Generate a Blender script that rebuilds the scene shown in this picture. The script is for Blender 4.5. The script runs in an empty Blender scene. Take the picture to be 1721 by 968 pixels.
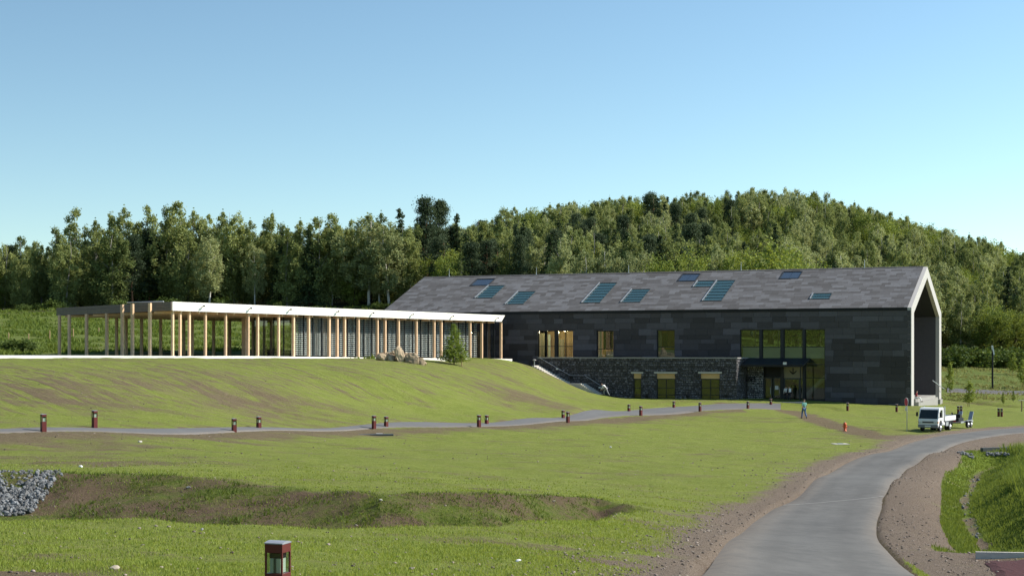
import bpy, bmesh, math, random
import numpy as np
from mathutils import Vector, Matrix, Euler

# =====================================================================
#  CAMERA, SKY, SUN, EXPOSURE
# =====================================================================
SC = bpy.context.scene
COL = SC.collection
F, CX, YH = 2560.0, 860.5, 590.0          # focal length in photo pixels, principal column, horizon row
cam_d = bpy.data.cameras.new('camera')
cam_d.sensor_width = 36.0
cam_d.lens = 36.0 * F / 1721.0
cam_d.shift_y = (YH - 484.0) / 1721.0
cam_d.clip_start = 0.1
cam_d.clip_end = 6000
cam = bpy.data.objects.new('camera', cam_d)
cam.rotation_euler = (math.radians(90), 0, 0)
COL.objects.link(cam)
SC.camera = cam

SUN_EL, SUN_AZ = math.radians(40), math.atan2(1.0, 0.08)     # azimuth clockwise from +Y
SUN = Vector((math.sin(SUN_AZ) * math.cos(SUN_EL), math.cos(SUN_AZ) * math.cos(SUN_EL), math.sin(SUN_EL)))
W = bpy.data.worlds.new('World')
SC.world = W
W.use_nodes = True
wn = W.node_tree
sky = wn.nodes.new('ShaderNodeTexSky')
sky.sky_type = 'NISHITA'
sky.sun_disc = False
sky.sun_elevation = SUN_EL
sky.sun_rotation = SUN_AZ
sky.altitude = 900
sky.air_density = 1.0
sky.dust_density = 0.2
sky.ozone_density = 1.3
bg = wn.nodes['Background']
bg.inputs['Strength'].default_value = 0.09
# the clear sky grows paler towards the sun's side and deeper away from it
_g = wn.nodes.new('ShaderNodeTexCoord'); _d = wn.nodes.new('ShaderNodeVectorMath'); _d.operation = 'DOT_PRODUCT'
wn.links.new(_g.outputs['Generated'], _d.inputs[0]); _d.inputs[1].default_value = (math.sin(SUN_AZ), math.cos(SUN_AZ), 0)
_m = wn.nodes.new('ShaderNodeMath'); _m.operation = 'MULTIPLY_ADD'; wn.links.new(_d.outputs['Value'], _m.inputs[0])
_m.inputs[1].default_value = 0.44; _m.inputs[2].default_value = 1.05
_c = wn.nodes.new('ShaderNodeVectorMath'); _c.operation = 'SCALE'; _c.inputs[0].default_value = (.90, 1.02, .975); wn.links.new(_m.outputs[0], _c.inputs['Scale'])
_x = wn.nodes.new('ShaderNodeVectorMath'); _x.operation = 'MULTIPLY'
wn.links.new(sky.outputs['Color'], _x.inputs[0]); wn.links.new(_c.outputs[0], _x.inputs[1])
wn.links.new(_x.outputs[0], bg.inputs['Color'])
sl = bpy.data.lights.new('sun', 'SUN')
sl.energy = 4.2
sl.angle = math.radians(0.5)
sl.color = (1.0, 0.94, 0.84)
so = bpy.data.objects.new('sun', sl)
so.rotation_euler = (-SUN).to_track_quat('-Z', 'Y').to_euler()
COL.objects.link(so)
SC.view_settings.view_transform = 'Standard'
SC.view_settings.look = 'None'
SC.view_settings.exposure = 0.75
SC.view_settings.gamma = 1.0
SC.cycles.max_bounces = 8
SC.cycles.transparent_max_bounces = 12

rng = random.Random(7)
nrng = np.random.default_rng(11)

# =====================================================================
#  HELPERS
# =====================================================================
def tag(o, label=None, cat=None, group=None, kind=None):
    if label: o['label'] = label
    if cat: o['category'] = cat
    if group: o['group'] = group
    if kind: o['kind'] = kind
    return o

def link(o, parent=None):
    COL.objects.link(o)
    if parent is not None:
        o.parent = parent
    return o

def empty(name, loc=(0, 0, 0), rz=0.0, parent=None):
    o = bpy.data.objects.new(name, None)
    o.empty_display_size = 0.3
    o.location = loc
    o.rotation_euler = (0, 0, rz)
    return link(o, parent)

class MB:
    """collects shapes, then builds ONE mesh object"""
    def __init__(self):
        self.v, self.f, self.m = [], [], []
    def quad(self, *p, mi=0):
        n = len(self.v)
        self.v += [tuple(q) for q in p]
        self.f.append(tuple(range(n, n + len(p))))
        self.m.append(mi)
        return self
    def box(self, c, s, rot=None, mi=0):
        n = len(self.v)
        hx, hy, hz = s[0] / 2, s[1] / 2, s[2] / 2
        R = rot.to_matrix() if isinstance(rot, Euler) else rot
        for x, y, z in ((-hx, -hy, -hz), (hx, -hy, -hz), (hx, hy, -hz), (-hx, hy, -hz),
                        (-hx, -hy, hz), (hx, -hy, hz), (hx, hy, hz), (-hx, hy, hz)):
            p = Vector((x, y, z))
            if R is not None: p = R @ p
            self.v.append((c[0] + p.x, c[1] + p.y, c[2] + p.z))
        for q in ((0, 3, 2, 1), (4, 5, 6, 7), (0, 1, 5, 4), (1, 2, 6, 5), (2, 3, 7, 6), (3, 0, 4, 7)):
            self.f.append(tuple(n + i for i in q)); self.m.append(mi)
        return self
    def bb(self, x0, x1, y0, y1, z0, z1, mi=0):
        return self.box(((x0 + x1) / 2, (y0 + y1) / 2, (z0 + z1) / 2), (abs(x1 - x0), abs(y1 - y0), abs(z1 - z0)), mi=mi)
    def tube(self, pts, radii, n=8, cap=True, mi=0):
        rings = []
        P = [Vector(p) for p in pts]
        for i, p in enumerate(P):
            d = (P[min(i + 1, len(P) - 1)] - P[max(i - 1, 0)]).normalized()
            a = d.orthogonal().normalized() if abs(d.z) < .95 else Vector((1, 0, 0))
            a = (a - d * a.dot(d)).normalized()
            b = d.cross(a)
            r = radii[i] if hasattr(radii, '__len__') else radii
            ring = []
            for k in range(n):
                t = 2 * math.pi * k / n
                q = p + a * (r * math.cos(t)) + b * (r * math.sin(t))
                ring.append(len(self.v)); self.v.append(tuple(q))
            rings.append(ring)
        for i in range(len(rings) - 1):
            A, B = rings[i], rings[i + 1]
            for k in range(n):
                self.f.append((A[k], A[(k + 1) % n], B[(k + 1) % n], B[k])); self.m.append(mi)
        if cap:
            self.f.append(tuple(reversed(rings[0]))); self.m.append(mi)
            self.f.append(tuple(rings[-1])); self.m.append(mi)
        return self
    def lathe(self, prof, n=16, c=(0, 0, 0), mi=0):
        pts = [(c[0], c[1], c[2] + z) for r, z in prof]
        return self.tube(pts, [r for r, z in prof], n, mi=mi)
    def prism(self, poly, x0, x1, mi=0):
        """poly of (y,z) extruded along x"""
        n = len(self.v); k = len(poly)
        for x in (x0, x1):
            for y, z in poly: self.v.append((x, y, z))
        self.f.append(tuple(range(n + k - 1, n - 1, -1))); self.m.append(mi)
        self.f.append(tuple(range(n + k, n + 2 * k))); self.m.append(mi)
        for i in range(k):
            j = (i + 1) % k
            self.f.append((n + i, n + j, n + k + j, n + k + i)); self.m.append(mi)
        return self
    def mesh(self, name, mats, smooth=False):
        me = bpy.data.meshes.new(name)
        me.from_pydata(self.v, [], self.f)
        mats = mats if isinstance(mats, (list, tuple)) else [mats]
        for m in mats: me.materials.append(m)
        if len(mats) > 1: me.polygons.foreach_set('material_index', self.m)
        bm = bmesh.new(); bm.from_mesh(me)
        bmesh.ops.recalc_face_normals(bm, faces=bm.faces)
        bm.to_mesh(me); bm.free()
        if smooth: me.polygons.foreach_set('use_smooth', [True] * len(me.polygons))
        me.update()
        return me
    def build(self, name, mats, parent=None, smooth=False, bevel=0, loc=None, rz=0.0):
        o = bpy.data.objects.new(name, self.mesh(name, mats, smooth))
        if loc is not None:
            o.location = loc; o.rotation_euler = (0, 0, rz)
        link(o, parent)
        if bevel:
            b = o.modifiers.new('bevel', 'BEVEL'); b.width = bevel; b.segments = 2; b.limit_method = 'ANGLE'
        return o

def np_mesh(name, verts, faces, mat=None, smooth=False):
    """verts (N,3) faces (M,k) numpy"""
    me = bpy.data.meshes.new(name)
    N, (M, k) = len(verts), faces.shape
    me.vertices.add(N); me.vertices.foreach_set('co', np.asarray(verts, np.float32).ravel())
    me.loops.add(M * k); me.loops.foreach_set('vertex_index', faces.astype(np.int32).ravel())
    me.polygons.add(M)
    me.polygons.foreach_set('loop_start', np.arange(0, M * k, k, dtype=np.int32))
    me.polygons.foreach_set('loop_total', np.full(M, k, np.int32))
    if smooth: me.polygons.foreach_set('use_smooth', np.ones(M, bool))
    if mat: me.materials.append(mat)
    me.update(calc_edges=True)
    return me

def copy_obj(o, parent=None):
    c = o.copy(); COL.objects.link(c)
    if parent is not None: c.parent = parent
    return c

def copy_tree(o, parent=None, kids=None):
    kids = kids if kids is not None else KIDS
    c = copy_obj(o, parent)
    for ch in list(o.children): copy_tree(ch, c)
    return c
KIDS = {}

# ---------------------------------------------------------------- materials
def new_mat(name):
    m = bpy.data.materials.new(name); m.use_nodes = True
    nt = m.node_tree
    b = nt.nodes['Principled BSDF']
    b.inputs['Specular IOR Level'].default_value = 0.3
    return m, nt, b

def node(nt, typ, **kw):
    n = nt.nodes.new(typ)
    for k, v in kw.items():
        if k.startswith('_'): setattr(n, k[1:], v)
        else:
            key = int(k[1:]) if k[0] == 'i' and k[1:].isdigit() else k.replace('__', ' ')
            if hasattr(v, 'is_linked') or isinstance(v, bpy.types.NodeSocket): nt.links.new(v, n.inputs[key])
            else: n.inputs[key].default_value = v
    return n

def mathn(nt, op, a, b=0.0, clamp=False):
    n = nt.nodes.new('ShaderNodeMath'); n.operation = op; n.use_clamp = clamp
    for i, v in enumerate((a, b)):
        if isinstance(v, bpy.types.NodeSocket): nt.links.new(v, n.inputs[i])
        else: n.inputs[i].default_value = v
    return n.outputs[0]

def mixc(nt, fac, a, b, mode='MIX'):
    n = nt.nodes.new('ShaderNodeMix'); n.data_type = 'RGBA'; n.blend_type = mode
    for key, v in ((0, fac), (6, a), (7, b)):
        if isinstance(v, bpy.types.NodeSocket): nt.links.new(v, n.inputs[key])
        else: n.inputs[key].default_value = v if key == 0 else (*v[:3], 1)
    return n.outputs[2]

def ramp(nt, fac, stops):
    n = nt.nodes.new('ShaderNodeValToRGB')
    el = n.color_ramp.elements
    while len(el) < len(stops): el.new(0.5)
    for e, (p, c) in zip(el, stops):
        e.position = p; e.color = (*c[:3], 1) if hasattr(c, '__len__') else (c, c, c, 1)
    nt.links.new(fac, n.inputs[0])
    return n.outputs[0]

def noise(nt, scale, detail=4, rough=0.55, vec=None, out=0):
    n = nt.nodes.new('ShaderNodeTexNoise')
    n.inputs['Scale'].default_value = scale; n.inputs['Detail'].default_value = detail
    n.inputs['Roughness'].default_value = rough
    if vec is not None: nt.links.new(vec, n.inputs['Vector'])
    return n.outputs[out]

def bump(nt, b, height, strength=0.3, dist=0.05):
    n = nt.nodes.new('ShaderNodeBump')
    n.inputs['Strength'].default_value = strength; n.inputs['Distance'].default_value = dist
    nt.links.new(height, n.inputs['Height'])
    nt.links.new(n.outputs[0], b.inputs['Normal'])

def objpos(nt):
    return nt.nodes.new('ShaderNodeTexCoord').outputs['Object']
def wpos(nt):
    return nt.nodes.new('ShaderNodeNewGeometry').outputs['Position']

def simple(name, col, rough=0.6, metal=0.0, var=0.12, scale=6.0, bmp=0.0, rand=0.0, spec=0.3):
    """plain surface with grain, slight wear and optional per-object variation"""
    m, nt, b = new_mat(name)
    p = wpos(nt)
    n = noise(nt, scale, 5, 0.6, p)
    c = mixc(nt, n, [max(0, x * (1 - var * 1.6)) for x in col], [min(1, x * (1 + var * 1.6)) for x in col])
    if rand:
        oi = nt.nodes.new('ShaderNodeObjectInfo').outputs['Random']
        f = mathn(nt, 'ADD', mathn(nt, 'MULTIPLY', oi, 2 * rand), 1 - rand)
        hs = nt.nodes.new('ShaderNodeHueSaturation'); nt.links.new(f, hs.inputs['Value']); nt.links.new(c, hs.inputs['Color'])
        c = hs.outputs[0]
    nt.links.new(c, b.inputs['Base Color'])
    r = mathn(nt, 'ADD', mathn(nt, 'MULTIPLY', n, 0.2), rough - 0.1)
    nt.links.new(r, b.inputs['Roughness'])
    b.inputs['Metallic'].default_value = metal
    b.inputs['Specular IOR Level'].default_value = spec
    if bmp: bump(nt, b, n, bmp, 0.02)
    return m

def slate_mat(name, col, lo, hi, island):
    """stone slab: every slab has its own shade (object random, or island random for joined slabs)"""
    m, nt, b = new_mat(name)
    if island: r = nt.nodes.new('ShaderNodeNewGeometry').outputs['Random Per Island']
    else: r = nt.nodes.new('ShaderNodeObjectInfo').outputs['Random']
    w = nt.nodes.new('ShaderNodeTexWhiteNoise'); w.noise_dimensions = '1D'; nt.links.new(r, w.inputs['W'])
    v = mathn(nt, 'ADD', mathn(nt, 'MULTIPLY', mathn(nt, 'POWER', w.outputs['Value'], 1.3), hi - lo), lo)
    p = wpos(nt)
    g = noise(nt, 3.0, 6, 0.7, p)
    v = mathn(nt, 'MULTIPLY', v, mathn(nt, 'ADD', mathn(nt, 'MULTIPLY', g, 0.5), 0.75))
    tint = mixc(nt, w.outputs['Value'], [col[0] * 1.05, col[1], col[2] * .95], [col[0] * .97, col[1], col[2] * 1.05])
    hs = nt.nodes.new('ShaderNodeHueSaturation'); nt.links.new(v, hs.inputs['Value']); nt.links.new(tint, hs.inputs['Color'])
    nt.links.new(hs.outputs[0], b.inputs['Base Color'])
    b.inputs['Roughness'].default_value = 0.62
    b.inputs['Specular IOR Level'].default_value = 0.35
    bump(nt, b, g, 0.25, 0.02)
    return m

def leaf_mat(name, dark, light, trans=0.35):
    m = bpy.data.materials.new(name); m.use_nodes = True
    nt = m.node_tree; nt.nodes.clear()
    out = nt.nodes.new('ShaderNodeOutputMaterial')
    r = nt.nodes.new('ShaderNodeNewGeometry').outputs['Random Per Island']
    oi = nt.nodes.new('ShaderNodeObjectInfo').outputs['Random']
    f = mathn(nt, 'ADD', mathn(nt, 'MULTIPLY', r, 0.45), mathn(nt, 'MULTIPLY', oi, 0.55))
    c = mixc(nt, f, dark, light)
    d = nt.nodes.new('ShaderNodeBsdfPrincipled')
    d.inputs['Roughness'].default_value = 0.7; d.inputs['Specular IOR Level'].default_value = 0.15
    nt.links.new(c, d.inputs['Base Color'])
    t = nt.nodes.new('ShaderNodeBsdfTranslucent')
    hs = nt.nodes.new('ShaderNodeHueSaturation'); hs.inputs['Hue'].default_value = 0.48; hs.inputs['Saturation'].default_value = 1.1
    hs.inputs['Value'].default_value = 1.2; nt.links.new(c, hs.inputs['Color']); nt.links.new(hs.outputs[0], t.inputs['Color'])
    mx = nt.nodes.new('ShaderNodeMixShader'); mx.inputs[0].default_value = trans
    nt.links.new(d.outputs[0], mx.inputs[1]); nt.links.new(t.outputs[0], mx.inputs[2])
    nt.links.new(mx.outputs[0], out.inputs['Surface'])
    return m

def glass_mat(name, tint, ior=1.6, rough=0.0):
    m = bpy.data.materials.new(name); m.use_nodes = True
    nt = m.node_tree; nt.nodes.clear()
    out = nt.nodes.new('ShaderNodeOutputMaterial')
    t = nt.nodes.new('ShaderNodeBsdfTransparent'); t.inputs[0].default_value = (*tint, 1)
    g = nt.nodes.new('ShaderNodeBsdfGlossy'); g.inputs['Roughness'].default_value = rough
    ge = nt.nodes.new('ShaderNodeNewGeometry')
    dt = nt.nodes.new('ShaderNodeVectorMath'); dt.operation = 'DOT_PRODUCT'
    nt.links.new(ge.outputs['Normal'], dt.inputs[0]); nt.links.new(ge.outputs['Incoming'], dt.inputs[1])
    c1 = mathn(nt, 'SUBTRACT', 1.0, mathn(nt, 'ABSOLUTE', dt.outputs['Value']), True)
    r0 = ((ior - 1) / (ior + 1)) ** 2                      # Schlick reflectance, same from both sides of a thin pane
    fr = mathn(nt, 'ADD', mathn(nt, 'MULTIPLY', mathn(nt, 'POWER', c1, 5.0), 1 - r0), r0)
    mx = nt.nodes.new('ShaderNodeMixShader')
    nt.links.new(fr, mx.inputs[0]); nt.links.new(t.outputs[0], mx.inputs[1]); nt.links.new(g.outputs[0], mx.inputs[2])
    nt.links.new(mx.outputs[0], out.inputs['Surface'])
    return m

M = {}
M['slate'] = slate_mat('roof_slate', (.116, .110, .106), .68, 1.36, False)
M['slate_stuff'] = slate_mat('roof_slate_joined', (.116, .110, .106), .68, 1.36, True)
M['basalt'] = slate_mat('basalt_panel', (.070, .063, .068), .55, 1.5, False)
M['basalt_stuff'] = slate_mat('basalt_panel_joined', (.070, .063, .068), .55, 1.5, True)
M['rubble'] = slate_mat('rubble_stone', (.125, .118, .120), .45, 1.9, True)
M['rubble_bright'] = slate_mat('brightened_rubble_stone', (.42, .41, .40), .6, 1.5, True)  # rubble colour brightened to offset the canopy shade on the sign wall
M['deck_dark'] = simple('dark_backing', (.025, .026, .028), .8)
M['mortar'] = simple('mortar', (.048, .046, .047), .9, bmp=.3)
M['rim'] = simple('pale_zinc_rim', (.46, .43, .40), .6, var=.05)
M['concrete'] = simple('light_concrete', (.48, .45, .40), .8, bmp=.15)
M['porch_concrete'] = simple('porch_concrete', (.30, .285, .26), .85, bmp=.2)
M['concrete_grey'] = simple('grey_concrete', (.30, .29, .27), .85, bmp=.2)
M['white_paint'] = simple('white_fascia_paint', (.88, .84, .76), .5, var=.03, scale=1.5)
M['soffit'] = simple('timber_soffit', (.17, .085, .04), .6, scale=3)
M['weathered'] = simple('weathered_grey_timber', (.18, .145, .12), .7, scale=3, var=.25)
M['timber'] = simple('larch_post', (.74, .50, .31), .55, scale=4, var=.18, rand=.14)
M['stake'] = simple('wooden_stake', (.42, .28, .15), .8)
M['frame_dark'] = simple('dark_window_frame', (.022, .024, .026), .45)
M['frame_grey'] = simple('grey_window_frame', (.07, .075, .075), .5)
M['steel'] = simple('galvanised_steel', (.45, .46, .47), .4, metal=.6)
M['glass'] = glass_mat('window_glass', (.68, .74, .69), 1.65)
M['glass_sky'] = glass_mat('skylight_glass', (.42, .60, .60), 2.0)
def paint_sheen(m, col, fac):  # mixes in diffuse colour that stands in for reflected sky and inside light
    nt = m.node_tree; out = next(n for n in nt.nodes if n.type == 'OUTPUT_MATERIAL'); src = out.inputs['Surface'].links[0].from_socket
    d = nt.nodes.new('ShaderNodeBsdfDiffuse'); d.inputs[0].default_value = (*col, 1)
    mx = nt.nodes.new('ShaderNodeMixShader'); mx.inputs[0].default_value = fac
    nt.links.new(src, mx.inputs[1]); nt.links.new(d.outputs[0], mx.inputs[2]); nt.links.new(mx.outputs[0], out.inputs['Surface'])
paint_sheen(M['glass_sky'], (.075, .16, .185), .45)
M['glass_wing'] = glass_mat('glazed_wing_glass', (.84, .85, .83), 2.0)
M['blue_panel'] = simple('solar_panel', (.035, .05, .075), .25, var=.05, spec=.6)
M['ochre'] = simple('ochre_interior_wall', (.52, .36, .16), .8)
M['dull_ochre'] = simple('dull_ochre_panel', (.30, .26, .17), .7)
M['birch_ply'] = simple('plywood_lining', (.64, .43, .21), .7)
M['interior_grey'] = simple('grey_interior', (.60, .62, .52), .8)
M['green_reflection'] = simple('dark_green_reflection', (.05, .07, .035), .7)
M['olive_reflection'] = simple('olive_pane_reflection', (.20, .16, .05), .6)
M['floor_in'] = simple('interior_floor', (.50, .42, .30), .6)
M['louvre'] = simple('grey_louvre', (.76, .80, .82), .5)
M['louvre_back'] = simple('dark_wing_interior', (.17, .185, .19), .8)
M['black'] = simple('black_metal', (.012, .012, .013), .5)
M['black_rubber'] = simple('tyre_rubber', (.018, .018, .018), .85)
M['maroon'] = simple('maroon_paint', (.115, .022, .020), .4, var=.08, rand=.1)
M['opal'] = simple('opal_diffuser', (.62, .64, .60), .35, var=.03)
M['lamp_glass'] = glass_mat('lamp_glass', (.85, .9, .86), 1.5)
M['truck_white'] = simple('white_truck_paint', (.78, .78, .76), .3, var=.04, scale=3, spec=.5)
M['truck_grey'] = simple('grey_truck_plastic', (.22, .22, .22), .6)
M['truck_glass'] = simple('dark_windscreen', (.015, .022, .024), .08, var=.02, spec=.7)
M['chrome'] = simple('pale_wheel_rim', (.55, .55, .54), .35, metal=.4)
M['headlight'] = simple('headlight_lens', (.6, .62, .62), .15, var=.05, spec=.7)
M['amber'] = simple('amber_lens', (.7, .25, .03), .3)
M['red_lens'] = simple('red_lens', (.45, .02, .02), .3)
M['hydrant'] = simple('orange_red_enamel', (.62, .13, .045), .35, var=.1)
M['sign_red'] = simple('red_sign_face', (.62, .03, .09), .4, var=.05)
M['sign_white'] = simple('white_sign_face', (.78, .78, .76), .45, var=.03)
M['skin'] = simple('skin', (.52, .31, .22), .6, var=.06)
M['hair'] = simple('dark_hair', (.03, .02, .015), .6)
M['hair_grey'] = simple('brown_hair', (.10, .06, .035), .6)
M['teal_cloth'] = simple('teal_cloth', (.16, .36, .30), .85)
M['denim'] = simple('blue_denim', (.05, .12, .26), .85)
M['white_cloth'] = simple('white_cloth', (.75, .75, .74), .85, var=.05)
M['dark_cloth'] = simple('dark_cloth', (.02, .022, .03), .85)
M['grey_cloth'] = simple('grey_cloth', (.28, .28, .30), .85)
M['red_cloth'] = simple('dark_red_cloth', (.20, .02, .03), .85)
M['boulder'] = simple('tan_boulder', (.36, .275, .18), .9, var=.35, scale=2.5, bmp=.6, rand=.25)
M['riprap'] = simple('bluish_crushed_rock', (.145, .148, .147), .8, var=.25, scale=9, bmp=.4, rand=.45)
M['pebble'] = simple('pale_stone', (.34, .29, .22), .85, var=.3, scale=9, rand=.45)
M['litter'] = simple('white_plastic_scrap', (.8, .8, .8), .6)
M['birch_leaf'] = leaf_mat('birch_leaf', (.070, .105, .030), (.390, .430, .155), .30)
M['birch_leaf_pale'] = leaf_mat('pale_birch_leaf', (.170, .205, .085), (.46, .49, .22), .32)
M['spruce_leaf'] = leaf_mat('spruce_needle', (.022, .042, .018), (.080, .115, .045), .2)
M['pine_leaf'] = leaf_mat('pine_needle', (.036, .058, .030), (.105, .140, .070), .25)
M['broad_leaf'] = leaf_mat('broadleaf_leaf', (.065, .105, .020), (.32, .38, .085), .32)
M['shrub_leaf'] = leaf_mat('shrub_leaf', (.035, .062, .014), (.135, .185, .042), .25)
M['young_leaf'] = leaf_mat('young_conifer_needle', (.11, .16, .03), (.26, .33, .075), .4)
M['birch_bark'] = simple('white_birch_bark', (.30, .28, .25), .8, var=.4, scale=3)
M['bright_bark'] = simple('bright_birch_bark', (.58, .55, .50), .8, var=.35, scale=3)
M['brown_bark'] = simple('brown_bark', (.085, .06, .042), .9, var=.3)
M['pine_bark'] = simple('orange_pine_bark', (.22, .11, .06), .9, var=.3)
M['grass_blade'] = leaf_mat('grass_blade', (.155, .200, .028), (.315, .375, .085), .4)
M['weed_blade'] = leaf_mat('weed_blade', (.070, .110, .018), (.21, .27, .06), .4)
M['dry_blade'] = leaf_mat('dry_grass_blade', (.12, .13, .035), (.32, .31, .11), .35)
M['cinder'] = simple('red_volcanic_gravel', (.065, .020, .020), .95, var=.6, scale=22, bmp=.8)

# =====================================================================
#  TERRAIN
# =====================================================================
def P(px, py, z):
    d = -z * F / (py - YH)
    return ((px - CX) / F * d, d, z)
def PD(px, d, z):
    return ((px - CX) / F * d, d, z)
CTRL = [
    (0, 0, -1.75), (-12, -4, -1.9), (12, -4, -2.4), (0, 8, -2.35), (8, 14, -3.3), (-8, 12, -2.6), PD(467, 17.5, -3.0),
    P(-300, 968, -3.05), P(0, 968, -3.15), P(430, 968, -3.25), P(860, 968, -3.5), P(1150, 968, -4.2), P(1380, 968, -4.75), P(1600, 968, -4.85), P(1721, 968, -4.85), P(2000, 968, -4.9),
    P(-300, 870, -3.6), P(0, 870, -3.6), P(540, 886, -3.7), P(830, 882, -3.85), P(1000, 875, -4.1),
    P(-300, 790, -4.0), P(0, 790, -4.0), P(300, 803, -4.05), P(640, 828, -4.2), P(1000, 838, -4.5), P(1085, 858, -4.5),
    P(1190, 890, -5.0), P(-200, 742, -4.0), P(73, 741, -4.05), P(350, 737, -4.6), P(628, 733, -5.5), P(300, 770, -4.2), P(700, 780, -4.85),
    P(900, 735, -5.85), P(1100, 780, -5.4), P(1100, 718, -6.3), P(1300, 760, -6.25), P(1280, 712, -6.5), P(1420, 724, -6.8), P(1351, 703, -6.3),
    P(-150, 724, -3.6), P(73, 724, -3.75), P(393, 721, -4.5), P(628, 717.5, -5.2), P(805, 714, -5.5), P(954, 707, -5.75), P(1077, 696, -5.9), P(1177, 688, -6.0), P(1257, 683, -6.05),
    P(-200, 603, -.61), P(0, 603, -.64), P(300, 602.5, -.64), P(500, 602.5, -.72), P(640, 604, -.85), P(760, 607.5, -1.15), P(850, 611.5, -1.6), P(895, 614, -1.72),
    P(0, 690, -3.35), P(200, 690, -3.5), P(0, 650, -2.2), P(200, 650, -2.3), P(450, 690, -4.05), P(450, 650, -2.6), P(700, 690, -4.75), P(700, 650, -3.0), P(850, 688, -5.1), P(850, 650, -3.4),
    P(950, 680, -5.3), PD(917, 181, -3.0), PD(954, 178, -4.35), PD(987, 177, -4.75), PD(1011, 176.5, -5.2), PD(1060, 172, -5.75),
    (2.6, 189.5, -2.1), (6.6, 186.4, -3.9), (10.6, 184.4, -5.4), (17.6, 181.5, -5.65), (26.2, 178, -5.75),
    P(1250, 676, -5.9), P(1325, 672.5, -5.8), P(1400, 676, -6.0), P(1530, 684, -6.4), P(1582, 678, -6.8),
    P(1450, 690, -6.5), P(1450, 706, -6.75), P(1540, 702, -6.85), P(1560, 726, -6.9),
    P(1240, 900, -5.2), P(1285, 862, -5.6), P(1479, 862, -5.6), P(1400, 789, -6.25), P(1520, 789, -6.3), P(1470, 760, -6.5), P(1560, 745, -6.75), P(1600, 729, -6.84), P(1600, 749, -6.9),
    P(1721, 717, -6.9), P(1721, 727, -6.95), P(1900, 718, -6.9),
    P(1575, 860, -5.5), P(1572, 800, -6.25), P(1640, 757, -6.8), P(1650, 925, -4.85), P(1721, 860, -4.75), P(1721, 800, -5.0), P(1721, 760, -5.6), P(1850, 800, -4.2),
    P(1610, 692, -6.65), P(1721, 692, -6.65), P(1650, 660, -5.7), P(1721, 655, -5.4), P(1650, 620, -2.9), P(1721, 612, -2.3), P(1650, 600, -1.1), P(1850, 690, -6.7), P(1850, 640, -4.5),
    PD(0, 165, -.35), PD(300, 165, -.4), PD(480, 190, -.4), PD(640, 212, -.4), PD(0, 205, 2.4), PD(150, 205, 2.2), PD(0, 245, 4.9), PD(300, 256, 5.6), PD(120, 278, 7.6), PD(-300, 200, 2.0),
    (-10, 235, 1.0), (20, 240, 0.5), (60, 225, -4.5), (60, 240, -2.5), (0, 280, 8), (40, 290, 6.5), PD(1450, 290, 3.5),
    PD(1290, 420, 30), PD(1450, 420, 26.5), PD(1600, 400, 17.5), PD(1721, 380, 10.5), PD(1900, 380, 2), PD(1000, 400, 24.5), PD(860, 390, 20.5), PD(700, 360, 14), PD(400, 350, 11.5), PD(0, 340, 8), PD(-300, 340, 7),
    PD(1290, 560, 8), PD(1721, 560, 0), PD(860, 560, 6), PD(0, 560, 4), PD(-600, 560, 0), PD(2300, 560, -8),
    *[(-31.1 + .494 * x + .870 * o, 139.6 + .870 * x - .494 * o, -.46 - .60 * max(0, x - 8) / 61.2 - .27 - .1 * (o > 3)) for x in (0, 12, 24, 36, 48, 59) for o in (1.5,)],
    *[(-31.1 + .494 * x - .870 * 12, 139.6 + .870 * x + .494 * 12, -.46 - .60 * max(0, x - 8) / 61.2 - .55) for x in (14, 30, 46)],
    (0, -60, -1), (-120, 20, -2), (120, 20, -6), (150, 150, -8), (-150, 150, -1), (200, 300, -8), (-220, 330, 4),
    (0, -220, 26), (-200, -160, 24), (200, -200, 18),  # unseen hill behind the camera, added for green reflections in the glass
    (0, 1200, -12), (1200, 0, -12), (-1200, 0, -6), (0, -1200, 30), (850, 850, -12), (-850, 850, -6), (850, -850, 10), (-850, -850, 20),
]
CTRL = np.array(CTRL, float)
CC = 7.0
def _phi(r2): return np.sqrt(r2 + CC * CC)
_n = len(CTRL)
_d2 = ((CTRL[:, None, :2] - CTRL[None, :, :2]) ** 2).sum(2)
_A = np.zeros((_n + 3, _n + 3))
_A[:_n, :_n] = _phi(_d2) + np.eye(_n) * -0.25
_A[:_n, _n] = 1; _A[:_n, _n + 1:] = CTRL[:, :2] / 100
_A[_n:, :_n] = _A[:_n, _n:].T
_sol = np.linalg.solve(_A, np.concatenate([CTRL[:, 2], np.zeros(3)]))

def z_base(X, Y):
    X = np.asarray(X, float); Y = np.asarray(Y, float)
    sh = X.shape; X = X.ravel(); Y = Y.ravel()
    out = np.empty(len(X))
    for s in range(0, len(X), 20000):
        x, y = X[s:s + 20000], Y[s:s + 20000]
        r2 = (x[:, None] - CTRL[None, :, 0]) ** 2 + (y[:, None] - CTRL[None, :, 1]) ** 2
        out[s:s + 20000] = _phi(r2) @ _sol[:_n] + _sol[_n] + (x * _sol[_n + 1] + y * _sol[_n + 2]) / 100
    return out.reshape(sh)

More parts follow.
